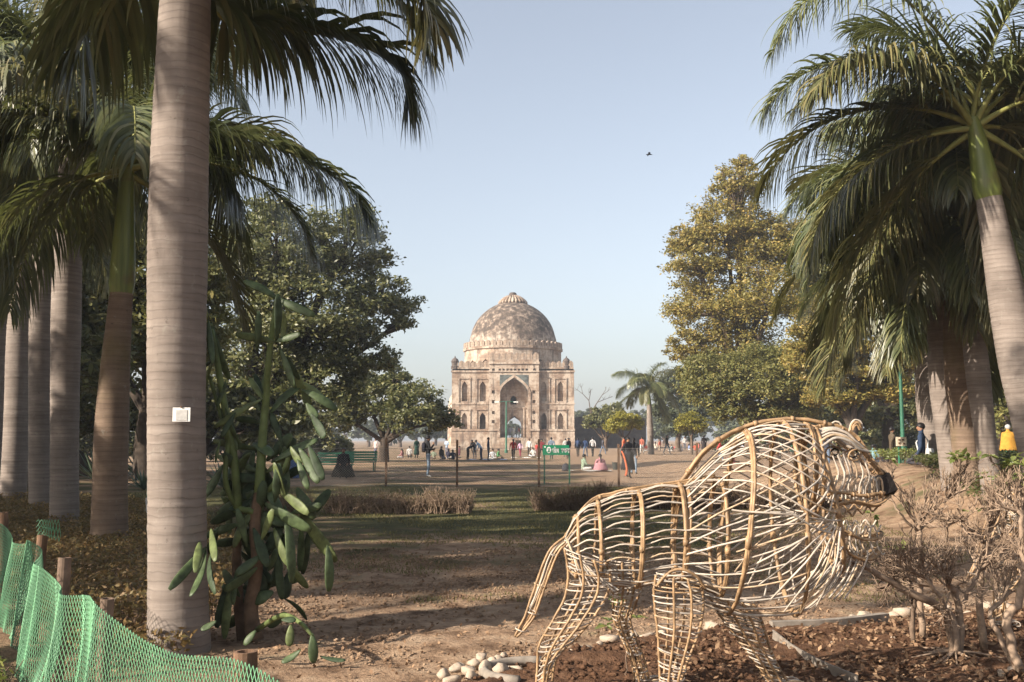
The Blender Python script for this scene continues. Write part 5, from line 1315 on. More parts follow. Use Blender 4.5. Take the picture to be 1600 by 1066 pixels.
# agaves behind the left palms
def agave(label, px, py, s, seed):
    d = gd(py); p = at(px, py, d); root = thing('agave', label, 'plant', (p[0], d, 0), 'spiky agaves behind the left palms'); r = random.Random(seed)
    for k in range(26):
        a = k * 2.4; e = .25 + 1.1 * (k / 26); l = s * r.uniform(.8, 1.1); dirv = np.array([math.cos(a) * math.cos(e), math.sin(a) * math.cos(e), math.sin(e)]); sd = np.array([-math.sin(a), math.cos(a), 0]) * s * .045
        V = [dirv * .02 - sd, dirv * .02 + sd, dirv * l * .55 + sd * 1.2, dirv * l * .55 - sd * 1.2 , dirv * l, dirv * l * .55 - np.array([0, 0, s * .03])]
        MB().add(V, [(0, 1, 2, 3), (3, 2, 4), (0, 3, 5), (1, 5, 2), (3, 4, 5), (2, 5, 4)]).obj('blade', MAT['agave'], root)
agave('large blue-green agave behind the green-shafted palm', 222, 748, 1.5, 1); agave('small agave beside the thin green pole', 225, 765, .8, 2)
agave('agave seen between the thick palm and the cactus', 350, 762, 1.0, 3); agave('big agave in the shade left of the brown palm', 152, 752, 1.4, 4)

# ================================================================== WIRE FENCE, SIGN, POLES, FURNITURE
FD = 34.0
wf = thing('wire_fence', 'chain-link fence on thin posts across the lawn before the tomb', 'fence', (0, FD, 0))
FX0, FX1, FH = at(385, 740, FD)[0], at(1345, 740, FD)[0], 1.32
c = .085
nx_, nz_ = int((FX1 - FX0) / c), int(FH / (c / 1.0))
I, J = np.meshgrid(np.arange(nx_), np.arange(nz_), indexing='ij')
def nd(i, j): 
    x = FX0 + i * c; z = .03 + j * c
    return np.stack([x, .025 * np.sin(i * .9 + j), z - .05 * np.abs(np.sin((x - FX0) * 1.3)) * (j / nz_)], -1)
A0 = nd(I, J).reshape(-1, 3); A1 = nd(I + 1, J + 1).reshape(-1, 3); A2 = nd(I + 1, J).reshape(-1, 3); A3 = nd(I, J + 1).reshape(-1, 3)
V, F = prisms(np.concatenate([A0, A2]), np.concatenate([A1, A3]), .0036, .0036, 3)
link('wire_mesh', fast_mesh('wire_mesh', V, F, [MAT['wire']]), wf, kind='stuff')
for zz_ in (.05, FH - .02):
    MB().tube([(FX0, 0, zz_), (0, 0.02, zz_), (FX1, 0, zz_)], .006, 5).obj('tension_wire', MAT['wire'], wf)
for px, h in ((482, 1.5), (603, 1.66), (714, 1.6), (842, 1.62), (967, 1.45), (1090, 1.5), (1205, 1.55), (1322, 1.5)):
    x = at(px, 740, FD)[0]
    MB().box((0, 0, h / 2 - .1), (.075, .06, h + .2)).obj('fence_post', MAT['rust'], wf, (x, .05, 0))

sg = thing('park_sign', 'green sign with white Hindi lettering on two legs at the wire fence', 'sign', (at(869, 740, 36)[0], 36, 0))
def sp_(px): return at(px, 700, 36)[0] - sg.location[0]
for px in (850.5, 889.5): MB().box((sp_(px), 0, .64), (.05, .05, 1.38)).obj('leg', MAT['green_paint'], sg)
zt, zb_ = at(800, 695.5, 36)[2], at(800, 711, 36)[2]
MB().box((sp_(868.5), -.04, (zt + zb_) / 2), (sp_(889.5) - sp_(848.5), .03, zt - zb_)).obj('board', MAT['sign_green'], sg)
# lettering drawn as strokes: yog sthal, and the seated figure in its disc
sw = MB(); hh = (zt - zb_); y0 = -.06
def stroke(pts, w=.028):
    for (a, b) in zip(pts[:-1], pts[1:]):
        a, b = np.array(a), np.array(b); d = b - a; l = np.linalg.norm(d); d /= l; n = np.array([-d[1], d[0]]) * w / 2; e = d * w * .3
        q = [a - n - e, b - n + e, b + n + e, a + n - e]; sw.prism([tuple(p) for p in q], y0, y0 + .012)
def glyphs(x, z, s):
    def T(p): return [(x + u * s, z + v * s) for u, v in p]
    for p in (  # yo
        [(0, 1), (.95, 1)], [(.08, .88), (.05, .6), (.2, .52), (.1, .3), (.25, .12), (.5, .2)], [(.52, 1), (.52, 0)], [(.82, 1), (.82, 0)], [(.80, 1.02), (.66, 1.3), (.42, 1.36)],
        # ga
        [(1.0, 1), (1.5, 1)], [(1.12, 1), (1.12, .45), (1.22, .35)], [(1.4, 1), (1.4, 0)]): stroke(T(p), .03)
    for p in (  # sthal
        [(2.15, 1), (4.3, 1)], [(2.25, 1), (2.28, .7), (2.42, .55), (2.25, .4)], [(2.25, .45), (2.5, .05)], [(2.4, .5), (2.62, .52)], [(2.66, 1), (2.66, .5), (2.85, .62)],
        [(2.85, .95), (2.98, .85), (2.86, .6), (3.0, .3), (3.2, .45)], [(3.22, 1), (3.22, 0)],
        [(3.5, .2), (3.45, .5), (3.62, .68), (3.74, .45), (3.88, .68), (4.02, .45)], [(4.05, 1), (4.05, 0)]): stroke(T(p), .03)
glyphs(sp_(863.5), (zt + zb_) / 2 - hh * .26, hh * .40)
sw.obj('lettering', MAT['white'], sg)
disc = [(sp_(857.5) + .085 * math.cos(a), (zt + zb_) / 2 + .115 * math.sin(a)) for a in np.linspace(0, 2 * math.pi, 20)[:-1]]
MB().prism(disc, -.064, -.056).obj('disc', MAT['white'], sg)
fg = MB(); x, z = sp_(857.5), (zt + zb_) / 2
fg.prism([(x - .06, z - .075), (x + .06, z - .075), (x + .045, z - .045), (x + .02, z - .03), (x + .022, z + .02), (x - .022, z + .02), (x - .02, z - .03), (x - .045, z - .045)], -.07, -.063)
fg.prism([(x + .02 * math.cos(a), z + .045 + .022 * math.sin(a)) for a in np.linspace(0, 6.28, 9)[:-1]], -.07, -.063)
fg.obj('seated_figure', MAT['sign_green'], sg)
MB().prism([(sp_(851.5) + .03 * math.cos(a), zt - .07 + .03 * math.sin(a)) for a in np.linspace(0, 6.28, 9)[:-1]], -.064, -.056).obj('emblem', MAT['white'], sg)

def lamp(label, px, d, ytop, r, heads):
    x = at(px, 700, d)[0]; g = float(ground_h(x, d)); h = at(px, ytop, d)[2] - g
    t = thing('lamp_post', label, 'lamp post', (x, d, g), 'green lamp posts')
    MB().lathe([(r * 2.2, -.1), (r * 2.2, .35), (r * 1.3, .45), (r * 1.1, h * .6), (r * .8, h)], (0, 0, 0), 10).obj('pole', MAT['green_paint'], t, smooth=False)
    if heads == 2:
        MB().tube([(-1.0, 0, h - .1), (0, 0, h), (1.0, 0, h - .1)], .04, 6).obj('arm', MAT['green_paint'], t)
        for s in (-1, 1): MB().box((s * 1.15, 0, h - .1), (.55, .22, .12)).obj('lamp_head', MAT['glass'], t)
    elif heads == 1:
        MB().lathe([(.10, 0), (.16, .10), (.17, .38), (.10, .46), (.03, .55)], (0, 0, h - .05), 10).obj('lantern', MAT['glass'], t); MB().lathe([(.2, 0), (.04, .16)], (0, 0, h + .45), 10).obj('cap', MAT['green_paint'], t)
lamp('tall twin-headed lamp post in front of the tomb doorway', 791, 120, 627, .09, 2)
lamp('green lantern post between the seated man and the right palms', 1411, 30, 548, .05, 1)
t = thing('green_pole', 'thin dark green pole between the brown palm and the thick palm', 'pole', tuple(at(234, 700, gd(824)) * (1, 1, 0)))
MB().lathe([(.03, -.1), (.03, at(238, 522, gd(824))[2]), (.015, at(238, 522, gd(824))[2] + .03)], (0, 0, 0), 8).obj('shaft', MAT['green_paint'], t)
MB().lathe([(.045, -.1), (.045, .02), (.032, .03)], (0, 0, 0), 8).obj('base', MAT['green_paint'], t)
t = thing('white_post', 'short white post leaning by the thin green pole', 'post', tuple(at(237, 700, gd(828)) * (1, 1, 0)))
MB().box((0, 0, .27), (.05, .04, .6)).obj('post', MAT['white'], t); t.rotation_euler[1] = -.08
def bench(label, px, py, rz):
    d = gd(py); p = at(px, py, d); t = thing('park_bench', label, 'bench', (p[0], d, 0), 'green park benches', rz)
    for k in range(4): MB().box((0, -.22 + .14 * k, .45), (1.7, .11, .035)).obj('seat_slat', MAT['green_bench'], t)
    for k in range(4): MB().box((0, .27 + .03 * k, .56 + .13 * k), (1.7, .03, .10)).obj('back_slat', MAT['green_bench'], t)
    for s in (-.75, .75):
        m = MB().box((s, -.2, .22), (.06, .06, .44)); m.obj('leg', MAT['green_paint'], t)
        MB().tube([(s, .22, 0), (s, .28, .5), (s, .40, 1.02)], .03, 6).obj('leg', MAT['green_paint'], t); MB().box((s, 0, .62), (.05, .5, .04)).obj('armrest', MAT['green_paint'], t)
bench('green bench with the black-robed figure in front of it', 524, 741, .12); bench('green bench right of the black-robed figure', 562, 736, -.05); bench('green bench far off among the strollers seen through the mane', 1248, 712, 0)
t = thing('blue_drum', 'blue plastic drum standing behind the cactus', 'drum', tuple(at(458, 700, gd(747)) * (1, 1, 0)))
MB().lathe([(.27, 0), (.29, .05), (.29, .28), (.305, .3), (.29, .32), (.29, .58), (.305, .6), (.29, .62), (.29, .85), (.26, .88), (.24, .86)], (0, 0, 0), 20).obj('barrel', MAT['blue'], t)
MB().lathe([(.05, 0), (.05, .05)], (.12, 0, .86), 8).obj('bung', MAT['white'], t)
d = 35.5; x = at(1577, 700, d)[0]; g = float(ground_h(x, d)); zc = at(1577, 716, d)[2]
t = thing('twin_litter_bin', 'pair of green litter bins on a brown post beyond the palms', 'litter bin', (x, d, g))
for s in (-.2, .2): MB().lathe([(.13, zc - g - .35), (.16, zc - g + .25), (.17, zc - g + .27)], (s, 0, 0), 14).obj('bin', MAT['green_bench'], t)
MB().box((0, .02, (zc - g + .3) / 2), (.07, .07, zc - g + .3)).obj('post', MAT['rust'], t)
d = 29.0; x = at(1411, 700, d)[0]; g = float(ground_h(x, d)); t = thing('notice_board', 'small cream notice board with dark marks below the lantern post', 'sign', (x, d, g))
z0 = at(1411, 690, d)[2] - g
MB().box((-.05, 0, z0), (.30, .03, .26)).obj('board', simple('cream_board', (.62, .52, .40), .6, .1), t)
for i, (a, b) in enumerate(((-.11, .05), (.0, .05), (-.11, -.05), (.02, -.06))): MB().box((a, -.02, z0 + b), (.06, .008, .05)).obj('mark', MAT['rust'], t)
for s in (-.12, .1): MB().box((s, .03, z0 / 2), (.035, .035, z0 + .1)).obj('leg', MAT['green_bench'], t)
def bag(name, label, px, py, sx, sy, sz, m):
    d = gd(py); p = at(px, py, d); t = thing(name, label, 'bag', (p[0], d, 0))
    MB().lathe([(.5, 0), (.56, .25), (.5, .7), (.3, .95), (.1, 1.0)], (0, 0, 0), 12).obj('body', m, t, smooth=True)
    MB().tube([(-.25, -.3, .8), (0, -.35, 1.15), (.25, -.3, .8)], .04, 6).obj('strap', m, t); t.scale = (sx, sy, sz)
bag('backpack', 'black and white bag set down by the seated picnickers', 884, 736, .36, .25, .38, cloth('bag_dark', (.05, .05, .06)))
t = thing('bucket', 'dark metal bucket beside the woman in the pink dress', 'bucket', tuple(at(961, 700, gd(734)) * (1, 1, 0)))
MB().lathe([(.13, 0), (.17, .36), (.185, .37), (.185, .39), (.165, .39), (.12, .05)], (0, 0, 0), 16).obj('pail', simple('dark_tin', (.05, .055, .05), .4, .2), t); MB().tube([(-.18, 0, .37), (-.1, 0, .48), (.1, 0, .48), (.18, 0, .37)], .008, 5).obj('handle', MAT['wire'], t)

# ================================================================== PEOPLE
SKIN = simple('skin_brown', (.24, .13, .08), .6, .12, 8); HAIR = simple('hair_black', (.012, .01, .01), .5, .2, 30); WHITEH = simple('hair_grey', (.35, .34, .33), .7, .2, 30)
CL = {}
def clo(c):
    if c not in CL: CL[c] = cloth(str(len(CL)), c)
    return CL[c]
PB = {'pelvis': (0, 0, .95), 'spine': (0, .0, 1.14), 'chest': (0, .01, 1.33), 'neck': (0, .0, 1.47), 'head': (0, .02, 1.58), 'top': (0, .015, 1.68)}
def pose_joints(pose, r):
    J = {k: np.array(v, float) for k, v in PB.items()}
    def limbs(sw=0., arm=0.):
        for s, n in ((-1, 'l'), (1, 'r')):
            k = sw * s
            J['sh' + n] = np.array((.185 * s, 0, 1.40)); J['el' + n] = np.array((.24 * s, -.03 - k * .4 + .02, 1.13)); J['wr' + n] = np.array((.235 * s, .08 - k * .6, .91)); J['ha' + n] = np.array((.225 * s, .11 - k * .7, .82))
            J['hi' + n] = np.array((.09 * s, 0, .90)); J['kn' + n] = np.array((.10 * s, .03 + k * .55, .49)); J['an' + n] = np.array((.105 * s, -.03 + k * .8, .085 + (.06 if k < -.1 else 0))); J['to' + n] = np.array((.115 * s, .13 + k * .8, .03 + (.01 if k < -.1 else 0)))
    limbs(.0 if pose != 'walk' else .34)
    if pose == 'phone':
        J['elr'] = np.array((.25, .06, 1.14)); J['wrr'] = np.array((.13, .22, 1.36)); J['har'] = np.array((.08, .2, 1.46))
        J['ell'] = np.array((-.24, .08, 1.12)); J['wrl'] = np.array((-.10, .28, 1.18)); J['hal'] = np.array((-.04, .3, 1.22))
    if pose == 'carry':
        for s, n in ((-1, 'l'), (1, 'r')): J['el' + n] = np.array((.25 * s, .02, 1.12)); J['wr' + n] = np.array((.14 * s, .24, 1.1)); J['ha' + n] = np.array((.07 * s, .28, 1.12))
    if pose in ('bend', 'bow'):
        a = math.radians(72 if pose == 'bend' else 40); c0 = J['pelvis'].copy()
        for k in J:
            if k in ('spine', 'chest', 'neck', 'head', 'top') or k[:2] in ('sh', 'el', 'wr', 'ha'):
                v = J[k] - c0; J[k] = c0 + np.array([v[0], v[1] * math.cos(a) + v[2] * math.sin(a), v[2] * math.cos(a) - v[1] * math.sin(a)])
        for n, s in (('l', -1), ('r', 1)):
            J['el' + n] = J['sh' + n] + np.array((.03 * s, .04, -.27)); J['wr' + n] = J['el' + n] + np.array((0, .06, -.22)); J['ha' + n] = J['wr' + n] + np.array((0, .02, -.09))
    if pose in ('sit', 'kneel'):
        dz = .82 if pose == 'sit' else .62
        for k in J:
            if k in PB or k[:2] in ('sh', 'el', 'wr', 'ha'): J[k] = J[k] - np.array((0, 0, dz))
        for n, s in (('l', -1), ('r', 1)):
            J['hi' + n] = np.array((.10 * s, .02, .12 if pose == 'sit' else .33))
            if pose == 'sit': J['kn' + n] = np.array((.32 * s, .34, .17)); J['an' + n] = np.array((-.06 * s, .42 + .06 * s, .08)); J['to' + n] = np.array((-.18 * s, .40 + .06 * s, .05)); J['wr' + n] = np.array((.22 * s, .26, .30)); J['ha' + n] = np.array((.18 * s, .33, .26)); J['el' + n] = np.array((.27 * s, .08, .34))
            else: J['kn' + n] = np.array((.12 * s, .36, .10)); J['an' + n] = np.array((.11 * s, -.02, .07)); J['to' + n] = np.array((.11 * s, -.14, .05))
        if pose == 'sit':
            for k in ('neck', 'head', 'top', 'chest'): J[k] += np.array((0, .06, -.02))
    if pose == 'chair':
        dz = .47
        for k in J:
            if k in PB or k[:2] in ('sh', 'el', 'wr', 'ha', 'hi'): J[k] = J[k] - np.array((0, 0, dz))
        for n, s in (('l', -1), ('r', 1)): J['kn' + n] = np.array((.12 * s, .42, .47)); J['an' + n] = np.array((.12 * s, .40, .085)); J['to' + n] = np.array((.125 * s, .56, .03)); J['wr' + n] = np.array((.16 * s, .26, .58)); J['ha' + n] = np.array((.13 * s, .34, .55)); J['el' + n] = np.array((.25 * s, .04, .64))
    return J
EDG = [('pelvis', 'spine', 't'), ('spine', 'chest', 't'), ('chest', 'neck', 't'), ('neck', 'head', 'h'), ('head', 'top', 'h')]
for n in 'lr': EDG += [('chest', 'sh' + n, 't'), ('sh' + n, 'el' + n, 't'), ('el' + n, 'wr' + n, 'a'), ('wr' + n, 'ha' + n, 'k'), ('pelvis', 'hi' + n, 'l'), ('hi' + n, 'kn' + n, 'l'), ('kn' + n, 'an' + n, 'l'), ('an' + n, 'to' + n, 's')]
RAD = {'pelvis': (.155, .115), 'spine': (.135, .10), 'chest': (.155, .11), 'neck': (.052, .055), 'head': (.078, .095), 'top': (.055, .07), 'sh': .068, 'el': .047, 'wr': .035, 'ha': .042, 'hi': .09, 'kn': .062, 'an': .043, 'to': .036}
BODY = {}
def body_mesh(pose, seed):
    key = (pose, seed)
    if key in BODY: return BODY[key]
    J = pose_joints(pose, seed); names = list(J); ix = {k: i for i, k in enumerate(names)}
    me = bpy.data.meshes.new('tmp'); me.from_pydata([tuple(J[k]) for k in names], [(ix[a], ix[b]) for a, b, _ in EDG], [])
    ob = bpy.data.objects.new('tmp', me); COL.objects.link(ob)
    ob.modifiers.new('skin', 'SKIN')
    for i, k in enumerate(names):
        r = RAD.get(k, RAD.get(k[:2])); sv = me.skin_vertices[0].data[i]; sv.radius = r if isinstance(r, tuple) else (r, r); sv.use_root = k == 'pelvis'
    s = ob.modifiers.new('sub', 'SUBSURF'); s.levels = 2; s.render_levels = 2
    out = bpy.data.meshes.new_from_object(ob.evaluated_get(bpy.context.evaluated_depsgraph_get()))
    bpy.data.objects.remove(ob)
    n = len(out.vertices); V = np.empty(n * 3); out.vertices.foreach_get('co', V); V = V.reshape(-1, 3)
    Fc = [tuple(p.vertices) for p in out.polygons]
    # face: push a nose out and hollow the eyes
    hd = J['head']; rel = V - hd
    m = (np.abs(rel[:, 0]) < .022) & (rel[:, 1] > .05) & (np.abs(rel[:, 2]) < .03); V[m, 1] += .02
    cen = np.array([V[list(f)].mean(0) for f in Fc])
    best = np.full(len(cen), 9.); lab = np.zeros(len(cen), int); code = {'t': 0, 'a': 1, 'k': 2, 'l': 3, 's': 4, 'h': 2}
    for a, b, q in EDG:
        p, d = J[a], J[b] - J[a]; t = np.clip(((cen - p) @ d) / (d @ d), 0, 1); ds = np.linalg.norm(cen - p - t[:, None] * d, axis=1) - (.03 if q == 't' else 0)
        w = ds < best; best[w] = ds[w]; lab[w] = code[q]
    BODY[key] = (V, Fc, lab, J); return BODY[key]

def hair_geo(J, long=0.0, cap=False):
    hd = (J['head'] + J['top']) / 2; ax = J['top'] - J['neck']; ax = ax / np.linalg.norm(ax); fw = np.array([0, 1., 0]); fw = fw - ax * fw.dot(ax); fw /= np.linalg.norm(fw); sd = np.cross(fw, ax)
    V, F = [], []; n, m = 7, 12
    for i in range(n):
        t = (math.pi * .62) * i / (n - 1)
        for k in range(m):
            a = 2 * math.pi * k / m; back = .5 - .5 * math.sin(a)
            tt = t * (.62 + .62 * back)
            V.append(hd - fw * .012 + ax * .092 * math.cos(tt) * 1.12 + sd * .094 * math.sin(tt) * math.cos(a) + fw * .112 * math.sin(tt) * math.sin(a))
    F = [(i * m + k, (i + 1) * m + k, (i + 1) * m + (k + 1) % m, i * m + (k + 1) % m) for i in range(n - 1) for k in range(m)] + [tuple(range(m))]
    mb = MB().add(V, F)
    if long:
        mb.tube(spline([hd - fw * .09, hd - fw * .12 - ax * .16, hd - fw * .15 - ax * (.16 + long)], 8), np.linspace(.055, .02, 8), 8)
    return mb
PEOPLE = []
def person(label, px, fy, pose, face, top, bot, shoes=(.03, .03, .03), h=1.68, sleeve=True, hair='short', dress=None, bagc=None, d=None, seed=0, cap=None, z=None, group=None, scarf=None):
    d = d or gd(fy); p = at(px, 700, d); g = float(ground_h(p[0], d)) if z is None else z
    root = thing('person', label, 'person', (p[0], d, g), group, math.radians(face)); s = h / 1.70; root.scale = (s, s, s)
    V, Fc, lab, J = body_mesh(pose, seed)
    me = bpy.data.meshes.new('body'); me.from_pydata(V.tolist(), [], Fc)
    for m in (clo(top), clo(top) if sleeve else SKIN, SKIN, clo(bot), clo(shoes)): me.materials.append(m)
    me.polygons.foreach_set('material_index', lab.tolist()); me.polygons.foreach_set('use_smooth', [True] * len(Fc)); me.update()
    link('body', me, root)
    hair_geo(J, {'short': 0, 'long': .28, 'braid': .5, 'grey': 0}[hair]).obj('hair', WHITEH if hair == 'grey' else HAIR, root, smooth=True)
    if cap: 
        hd = J['top']; MB().lathe([(.098, -.045), (.10, 0), (.085, .04), (.03, .06)], tuple(hd + (0, -.01, -.02)), 12).obj('cap', clo(cap), root, smooth=True)
    if dress:
        col, z0, z1, w = dress[:4]; tr = dress[4] if len(dress) > 4 else .66; pr = [(w * (1 + (tr - 1) * f), z1 + (z0 - z1) * q) for f, q in ((0, 0), (.18, .25), (.55, .55), (.85, .8), (1.0, 1.0))]
        mb = MB().lathe(pr, (0, 0, 0), 18); M_ = mb.V[0]; M_[:, 1] *= .8
        for k in range(len(M_)): M_[k] *= 1 + .05 * math.sin(k * 2.1) * (M_[k][2] < z0 - .2) * np.array([1, 1, 0])
        mb.obj('skirt', clo(col), root, smooth=True)
    if bagc:
        c_ = J['chest']; mb = MB(); mb.lathe([(.08, -.24), (.15, -.2), (.16, .05), (.12, .14), (.05, .17)], (0, 0, 0), 12); M_ = mb.V[0]; M_[:, 1] *= .6; mb.V[0] = M_ + c_ + np.array([0, -.19, -.05])
        mb.obj('backpack', clo(bagc), root, smooth=True)
    if scarf:
        MB().tube(spline([J['elr'] + (.03, .08, 0), J['pelvis'] + (.27, .12, -.1), J['knr'] + (.20, .1, -.1), J['knr'] + (.26, .1, -.38)], 12), np.linspace(.035, .05, 12), 7).obj('scarf', clo(scarf), root, smooth=True)
    return root
BK, NV, GR, WH, RD, JN, LB = (.02, .02, .022), (.03, .045, .09), (.30, .31, .33), (.50, .49, .47), (.36, .05, .045), (.11, .15, .22), (.33, .42, .52)
PK, BG_, LJ = (.40, .20, .22), (.36, .29, .22), (.17, .22, .28)
m1 = person('person in black hooded jacket and pale jeans with hand raised to the face', 669, 746, 'phone', -80, BK, LJ, WH, 1.74, bagc=(.03, .03, .04))
MB().prism([(-.08, 1.2), (.07, 1.2), (.05, 1.27), (-.06, 1.28)], .125, .132).obj('chest_print', clo(WH), m1)
person('person standing in navy jacket and jeans beside the crouching group', 763, 720, 'stand', -85, NV, (.05, .07, .11), h=1.75)
person('person in black bending right over the picnic mat', 731, 719, 'bend', -60, BK, BK, h=1.7)
person('person in pale blue jacket bending with dark trousers', 752, 719, 'bow', 70, LB, NV, h=1.7)
person('person in black leaning over behind the bending pair', 742, 717, 'bow', 150, BK, (.05, .05, .06), h=1.72)
person('woman in bright red top and black leggings near the tomb steps', 802, 720, 'walk', 10, RD, BK, h=1.62, hair='long')
person('child in lilac top and crimson trousers by the tomb steps', 813, 714, 'walk', 15, (.55, .36, .48), (.30, .06, .09), h=1.4, hair='long')
person('person in white top and black trousers left of the green sign', 827, 713, 'stand', 170, WH, BK, h=1.66, hair='long')
person('seated person in white beside the low white mat', 833, 714, 'sit', 160, WH, (.5, .5, .52))
person('child in red standing close to the green sign', 838.5, 713, 'stand', 150, RD, (.2, .1, .1), h=1.25)
person('person in maroon half hidden by the fence post at the sign', 846.5, 718, 'walk', 160, (.13, .03, .035), BK, h=1.62)
person('man in blue-grey jacket standing behind the green sign', 861.5, 718, 'walk', 5, (.16, .20, .25), (.03, .05, .05), (.02, .2, .12), h=1.76)
person('person in white shirt beyond the right end of the green sign', 883.5, 714, 'stand', 20, WH, (.1, .1, .12), h=1.68)
person('man in dark jacket just right of the green sign', 888.5, 717, 'stand', 40, (.03, .035, .04), BK, h=1.72)
person('man in navy with a dark backpack and black trousers', 903, 714, 'walk', 5, NV, BK, h=1.76, bagc=(.04, .06, .12))
person('man in navy jacket next to the grey-hooded man', 914.5, 714, 'walk', -20, (.025, .04, .085), JN, h=1.72)
person('man in pale grey hooded top with black trousers', 926, 714, 'walk', 10, (.42, .42, .42), BK, h=1.78)
person('person in dark top walking by the round tree', 942, 713, 'walk', -70, (.05, .05, .06), JN, h=1.6)
person('woman in green striped top and white trousers sitting on the lawn', 911, 736, 'sit', -70, (.24, .30, .22), WH, hair='short', h=1.66)
person('woman in pink dress with long black braid sitting with her back turned', 938, 736, 'sit', 12, PK, PK, hair='braid', h=1.68, dress=(PK, .42, .02, .42))
person('woman in black floral dress with an orange scarf at the wire fence', 981, 747, 'walk', -150, (.028, .026, .03), BK, h=1.68, hair='long', dress=((.03, .028, .032), 1.1, .35, .32), scarf=(.50, .13, .06))
person('person in black top and pale jeans behind the floral dress', 990, 741, 'stand', -20, BK, LJ, h=1.66, hair='long')
person('person in vivid orange top behind the floral dress', 975, 722, 'stand', 60, (.55, .12, .06), BK, h=1.7)
person('woman in rust shawl and white trousers left of the lone palm', 1003, 713, 'walk', 160, (.30, .10, .07), WH, h=1.62, hair='long')
person('woman in grey-blue with white trousers beside the lone palm trunk', 1014, 712, 'walk', -160, (.22, .26, .3), WH, h=1.64, hair='long')
person('child in red by the lone palm foot', 1031, 709, 'stand', 40, (.45, .14, .10), BG_, h=1.3)
person('person in black hood striding past the lone palm', 1042, 714, 'walk', -75, (.018, .018, .02), (.09, .12, .15), h=1.76)
person('man in long dark coat and white cap seen from behind', 1100, 713, 'stand', 10, (.035, .028, .028), (.04, .03, .03), h=1.8, cap=WH, dress=((.035, .028, .028), 1.05, .42, .28))
person('person in beige jacket and white cap beyond the long dark coat', 1118, 707, 'stand', 150, BG_, (.3, .26, .2), h=1.7, cap=WH)
person('person in white shirt standing among the picnickers', 1070, 707, 'stand', 190, WH, (.12, .13, .16), h=1.72)
person('child in red jacket and blue jeans seen through the lion back', 1125, 731, 'walk', -120, (.45, .07, .07), JN, h=1.3)
person('man in white shirt and dark trousers seen through the mane', 1203, 716, 'stand', 20, (.6, .6, .6), (.03, .03, .035), h=1.72)
person('person in dark top and blue jeans seen through the lion face', 1291, 741, 'stand', 150, (.04, .045, .06), JN, WH, h=1.72)
person('man in brown jacket walking past the lantern post', 1394, 760, 'walk', -90, (.085, .065, .045), (.025, .025, .028), d=38, h=1.76)
bl = person('man in navy jacket with a white shoulder bag by the farthest right palm', 1440, 760, 'kneel', 60, (.03, .045, .08), (.05, .05, .06), d=26.4, h=1.76)
MB().lathe([(.10, -.16), (.19, -.12), (.2, .08), (.16, .16)], (0, 0, 0), 10).obj('bag', clo(WH), bl, (-.10, -.2, .30)).scale = (1, .5, 1)
MB().tube([(-.16, -.16, .42), (.0, -.15, .66), (.14, -.02, .85), (.0, .13, .6), (-.2, .06, .4)], .02, 5).obj('strap', clo(WH), bl)
person('seated person in teal top under the right-hand trees', 1363, 717, 'sit', -60, (.14, .24, .27), (.04, .05, .07), d=44, h=1.75, z=.5)
person('person in dark blue standing between the right palms', 1535, 760, 'stand', 30, (.04, .05, .09), (.08, .08, .09), d=37, h=1.76)
yl = person('grey-haired person wrapped in a mustard yellow shawl beyond the palms', 1576, 760, 'stand', 0, (.42, .22, .04), (.05, .05, .05), d=37, h=1.76, hair='grey', dress=((.42, .22, .04), 1.42, .70, .34))
person('black-robed figure seated before the green bench', 537, 747, 'chair', -170, BK, BK, h=1.72, hair='long', dress=(BK, 1.02, .05, .50, .2))
person('person in dark green long tunic under the low dark tree', 651, 716, 'stand', 30, (.02, .05, .04), (.02, .04, .035), h=1.7, dress=((.02, .05, .04), 1.05, .3, .26))
person('person in pale top standing in shade near the black-robed figure', 587, 715, 'stand', 140, (.45, .36, .33), (.15, .15, .2), h=1.66)
person('person in pale blue raising hands at the face behind the mat', 698, 712, 'carry', 150, LB, (.2, .2, .24), h=1.66)
MG = 'picnickers sitting on the lawn'
SITL = [(640, 716, WH, 'seated person in white under the low dark tree'), (629, 717, (.4, .2, .2), 'seated person in dusty rose under the low dark tree'), (678, 718, (.2, .23, .17), 'seated person in sage green left of the crouching group'),
        (690, 719, BK, 'seated person in black among the crouching group'), (700, 718, (.03, .03, .05), 'seated person in dark blue-black next to the post'), (708, 719, NV, 'seated person in navy beside the fence post'),
        (718, 716, (.12, .05, .06), 'seated person in wine red beside the fence post'), (770, 718, (.5, .5, .52), 'seated person in pale grey right of the navy jacket'), (778, 718, (.12, .3, .14), 'seated person in leaf green by the tomb plinth'),
        (1024, 707, (.5, .42, .35), 'seated person in cream near the lone palm'), (1050, 709, (.25, .33, .33), 'seated person in grey-teal on the sunny lawn'), (1056, 709, (.6, .10, .12), 'seated person in crimson on the sunny lawn'),
        (1063, 708, WH, 'seated person in white on the sunny lawn'), (1076, 707, (.2, .25, .4), 'seated person in slate blue on the sunny lawn'), (1086, 708, (.5, .10, .06), 'seated person in brick red on the sunny lawn'), (1092, 708, (.42, .12, .1), 'seated person in russet next to the long dark coat'),
        (1010, 708, (.5, .12, .1), 'seated person in scarlet behind the walking women'), (997, 708, (.4, .4, .45), 'seated person in light grey behind the walking women'), (1160, 716, (.3, .3, .33), 'seated person in grey seen through the mane'), (1180, 712, (.12, .12, .14), 'seated person in charcoal seen through the mane')]
for i, (px, fy, c, lab) in enumerate(SITL):
    person(lab, px, fy, 'sit' if i % 3 else 'kneel', (i * 77) % 360, c, ((.1, .1, .12), WH, (.2, .15, .12))[i % 3], h=1.6 + .02 * (i % 5), hair=('short', 'long')[i % 2], group=MG)
DG = 'visitors in the tomb doorway'
